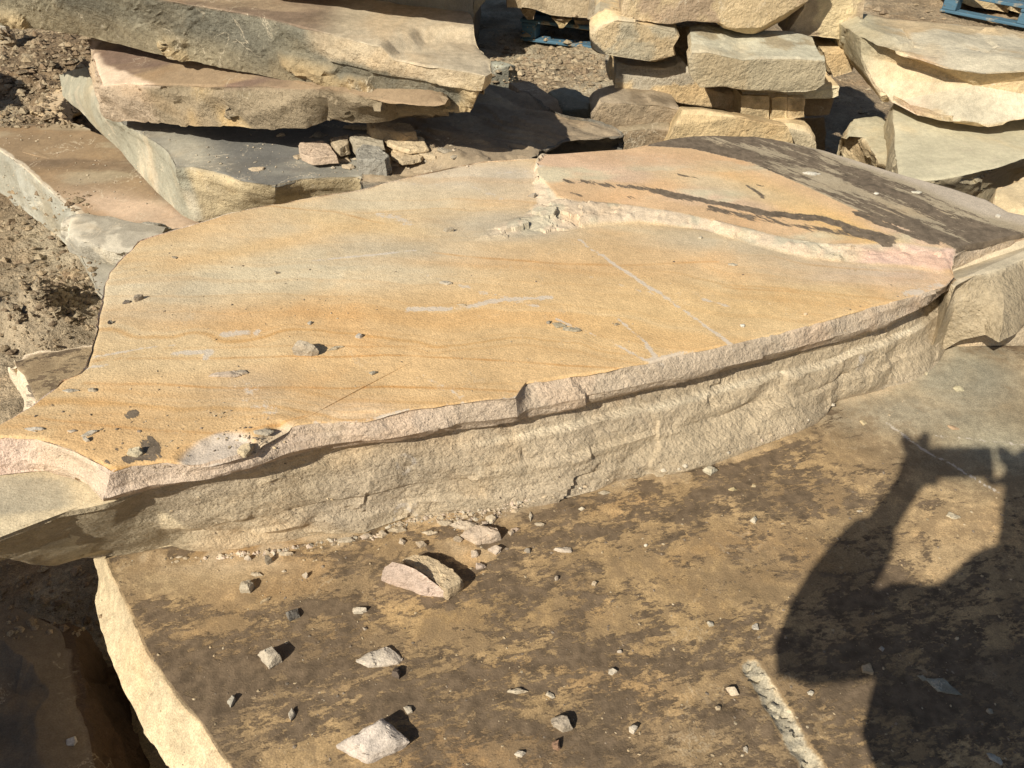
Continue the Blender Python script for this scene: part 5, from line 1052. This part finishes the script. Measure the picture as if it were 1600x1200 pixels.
# ================================================================== THE PHOTOGRAPHER (behind the camera; casts the shadow at lower right)
def cam_pt(a, b, c): return EYE + a*_r + b*_u + c*_f
def flat_mat(name, c, rough=.8):
    m = bpy.data.materials.new(name); m.use_nodes = True; t = m.node_tree; b = t.nodes['Principled BSDF']; tc = _n(t, 'ShaderNodeTexCoord')
    n = _noise(t, tc.outputs['Object'], 40, 5, .6); cc_ = _mix(t, _range(t, n, .3, .7), c, tuple(x*.75 for x in c)); t.links.new(cc_, b.inputs['Base Color']); b.inputs['Roughness'].default_value = rough
    MATS[name] = m; return m
flat_mat('skin', (.50, .30, .21), .55); flat_mat('dark_cloth', (.05, .06, .08), .9); flat_mat('denim', (.06, .09, .16), .9); flat_mat('hair', (.05, .035, .02), .7); flat_mat('black_glass', (.02, .02, .022), .2); flat_mat('boot_leather', (.12, .08, .05), .7)
person = bpy.data.objects.new('person', None); COL.objects.link(person); person.location = (.2, -.2, 0)
tag(person, 'person in dark jacket and jeans behind the camera, holding a phone up with both hands', 'person')
def skin_obj(name, chains, mat, parent, sub=1):
    """chains: lists of (point, radius or (rx, ry)); a chain may begin with an int index of an earlier vertex."""
    V = []; E = []; Rr = []
    for ch in chains:
        prev = None
        for it in ch:
            if isinstance(it, int): prev = it; continue
            V.append(np.array(it[0])); Rr.append(it[1] if isinstance(it[1], tuple) else (it[1], it[1]))
            if prev is not None: E.append((prev, len(V)-1))
            prev = len(V)-1
    me = bpy.data.meshes.new(name); org = np.array(person.location); me.from_pydata([(v-org).tolist() for v in V], E, []); me.materials.append(MATS[mat])
    o = bpy.data.objects.new(name, me); COL.objects.link(o); o.parent = parent
    o.modifiers.new('Skin', 'SKIN'); o.modifiers['Skin'].use_smooth_shade = True
    if not me.skin_vertices: 
        bm = bmesh.new(); bm.from_mesh(me); bm.verts.layers.skin.verify(); bm.to_mesh(me); bm.free()
    for i, r in enumerate(Rr): me.skin_vertices[0].data[i].radius = r; me.skin_vertices[0].data[i].use_root = (i == 0)
    s_ = o.modifiers.new('Subdivision', 'SUBSURF'); s_.levels = sub; s_.render_levels = sub
    return o
pel = np.array([.22, -.23, .93]); che = np.array([.17, -.24, 1.24]); nek = np.array([.14, -.20, 1.49]); hed = np.array([.125, -.185, 1.685])
shl = np.array([-.02, -.22, 1.385]); elb = np.array([-.195, -.145, 1.20]); wrl = np.array([-.125, -.115, 1.50])
shr = np.array([.35, -.24, 1.385]); elr = np.array([.50, -.17, 1.17]); wrr = np.array([.27, -.11, 1.49])
pml = cam_pt(-.055, -.030, -.045); pmr = cam_pt(.158, -.012, -.045)
chains = [[(pel, (.15, .11)), (che, (.15, .11)), (nek-[0, 0, .05], (.07, .06)), (nek, .055), (nek+[0, .02, .06], .055), (hed, (.075, .09)), (hed+[0, -.005, .075], (.065, .075))],
          [5, (hed+[0, .085, -.01], .014), (hed+[0, .098, -.025], .010)],
          [1, (shl, .06), (elb, .042), (elb*.35+wrl*.65, .036), (wrl, .034), (pml, (.046, .026))],
          [1, (shr, .06), (elr, .042), (elr*.35+wrr*.65, .036), (wrr, .036), (pmr, (.062, .050))],
          [0, (np.array([.12, -.23, .88]), .085), (np.array([.11, -.20, .50]), .058), (np.array([.10, -.25, .10]), .042), (np.array([.10, -.12, .05]), .038)],
          [0, (np.array([.32, -.23, .88]), .085), (np.array([.33, -.20, .50]), .058), (np.array([.34, -.25, .10]), .042), (np.array([.34, -.12, .05]), .038)]]
il, ir = 13, 18
chains += [[il, (cam_pt(-.070, .005, -.030), (.024, .016)), (cam_pt(-.082, .028, -.024), .014), (cam_pt(-.086, .048, -.018), .012)], [il, (cam_pt(-.045, .018, -.030), .017), (cam_pt(-.036, .036, -.022), .0135), (cam_pt(-.030, .050, -.018), .0115)]]
for sgn, ip, base in ((1, il, -.055), (-1, ir, .158)):
    # four fingers curled round the end of the phone, thumb underneath
    for j, (dy, tipx, tipy, up) in enumerate([(.012, .018, .052, .022), (.004, .020, .020, .004), (-.008, .018, -.008, -.006), (-.020, .014, -.032, -.016)]):
        bx = base
        chains.append([ip, (cam_pt(bx-.006*sgn, -.018+dy, -.028), .0095), (cam_pt(bx+.004*sgn, -.010+tipy*(.6 if sgn > 0 else .3), -.014), .0098), (cam_pt(bx+tipx*sgn, -.010+tipy*(.8 if sgn > 0 else .4), -.012), .0085)])
    chains.append([ip, (cam_pt(base+.012*sgn, -.058, -.040), .0115), (cam_pt(base+.034*sgn, -.070, -.028), .010), (cam_pt(base+.052*sgn, -.066, -.018), .0085)])
body = skin_obj('body', chains, 'skin', person, 2)
skin_obj('jacket', [[(pel+[-.02, 0, -.02], (.245, .15)), (che+[-.03, 0, -.02], (.235, .15)), (nek-[0, 0, .06], (.10, .085)), (nek+[0, 0, .01], (.068, .066))], [1, (shl, .085), (elb, .066), (elb*.4+wrl*.6, .066), (wrl+[0, 0, .0], .052)], [1, (shr, .085), (elr, .066), (elr*.4+wrr*.6, .060), (wrr+[0, 0, -.02], .043)]], 'dark_cloth', person)
skin_obj('trousers', [[(pel+[0, 0, -.01], (.165, .125)), (np.array([.12, -.23, .84]), .10), (np.array([.11, -.20, .50]), .078), (np.array([.10, -.25, .12]), .065)], [0, (np.array([.32, -.23, .84]), .10), (np.array([.33, -.20, .50]), .078), (np.array([.34, -.25, .12]), .065)]], 'denim', person)
skin_obj('boot', [[(np.array([.10, -.26, .14]), .058), (np.array([.10, -.26, .05]), .052), (np.array([.10, -.16, .04]), (.048, .040)), (np.array([.10, -.07, .035]), (.045, .032))]], 'boot_leather', person)
skin_obj('boot', [[(np.array([.34, -.26, .14]), .058), (np.array([.34, -.26, .05]), .052), (np.array([.34, -.16, .04]), (.048, .040)), (np.array([.34, -.07, .035]), (.045, .032))]], 'boot_leather', person)
skin_obj('hair', [[(hed+[0, -.045, -.03], (.075, .06)), (hed+[0, -.03, .04], (.100, .095)), (hed+[0, .0, .085], (.085, .080))]], 'hair', person)
# phone in the hands, lens at the camera
phone = bpy.data.objects.new('phone', None); COL.objects.link(phone); phone.location = cam_pt(.06, -.025, -.008).tolist(); phone.rotation_euler = cam.rotation_euler
tag(phone, 'black phone held level in both hands behind the camera', 'phone')
def rbox(name, c, size, mat, parent, bev=.004):
    bm = bmesh.new(); bmesh.ops.create_cube(bm, size=1); 
    for v in bm.verts: v.co = Vector((v.co.x*size[0]+c[0], v.co.y*size[1]+c[1], v.co.z*size[2]+c[2]))
    bmesh.ops.bevel(bm, geom=list(bm.edges), offset=bev, segments=3, affect='EDGES'); me = bpy.data.meshes.new(name); bm.to_mesh(me); bm.free(); me.materials.append(MATS[mat])
    o = bpy.data.objects.new(name, me); COL.objects.link(o); o.parent = parent; return o
rbox('case', (0, 0, 0), (.15, .074, .0076), 'black_glass', phone, .0035)
rbox('screen', (0, 0, .0042), (.142, .068, .0012), 'black_glass', phone, .0005)
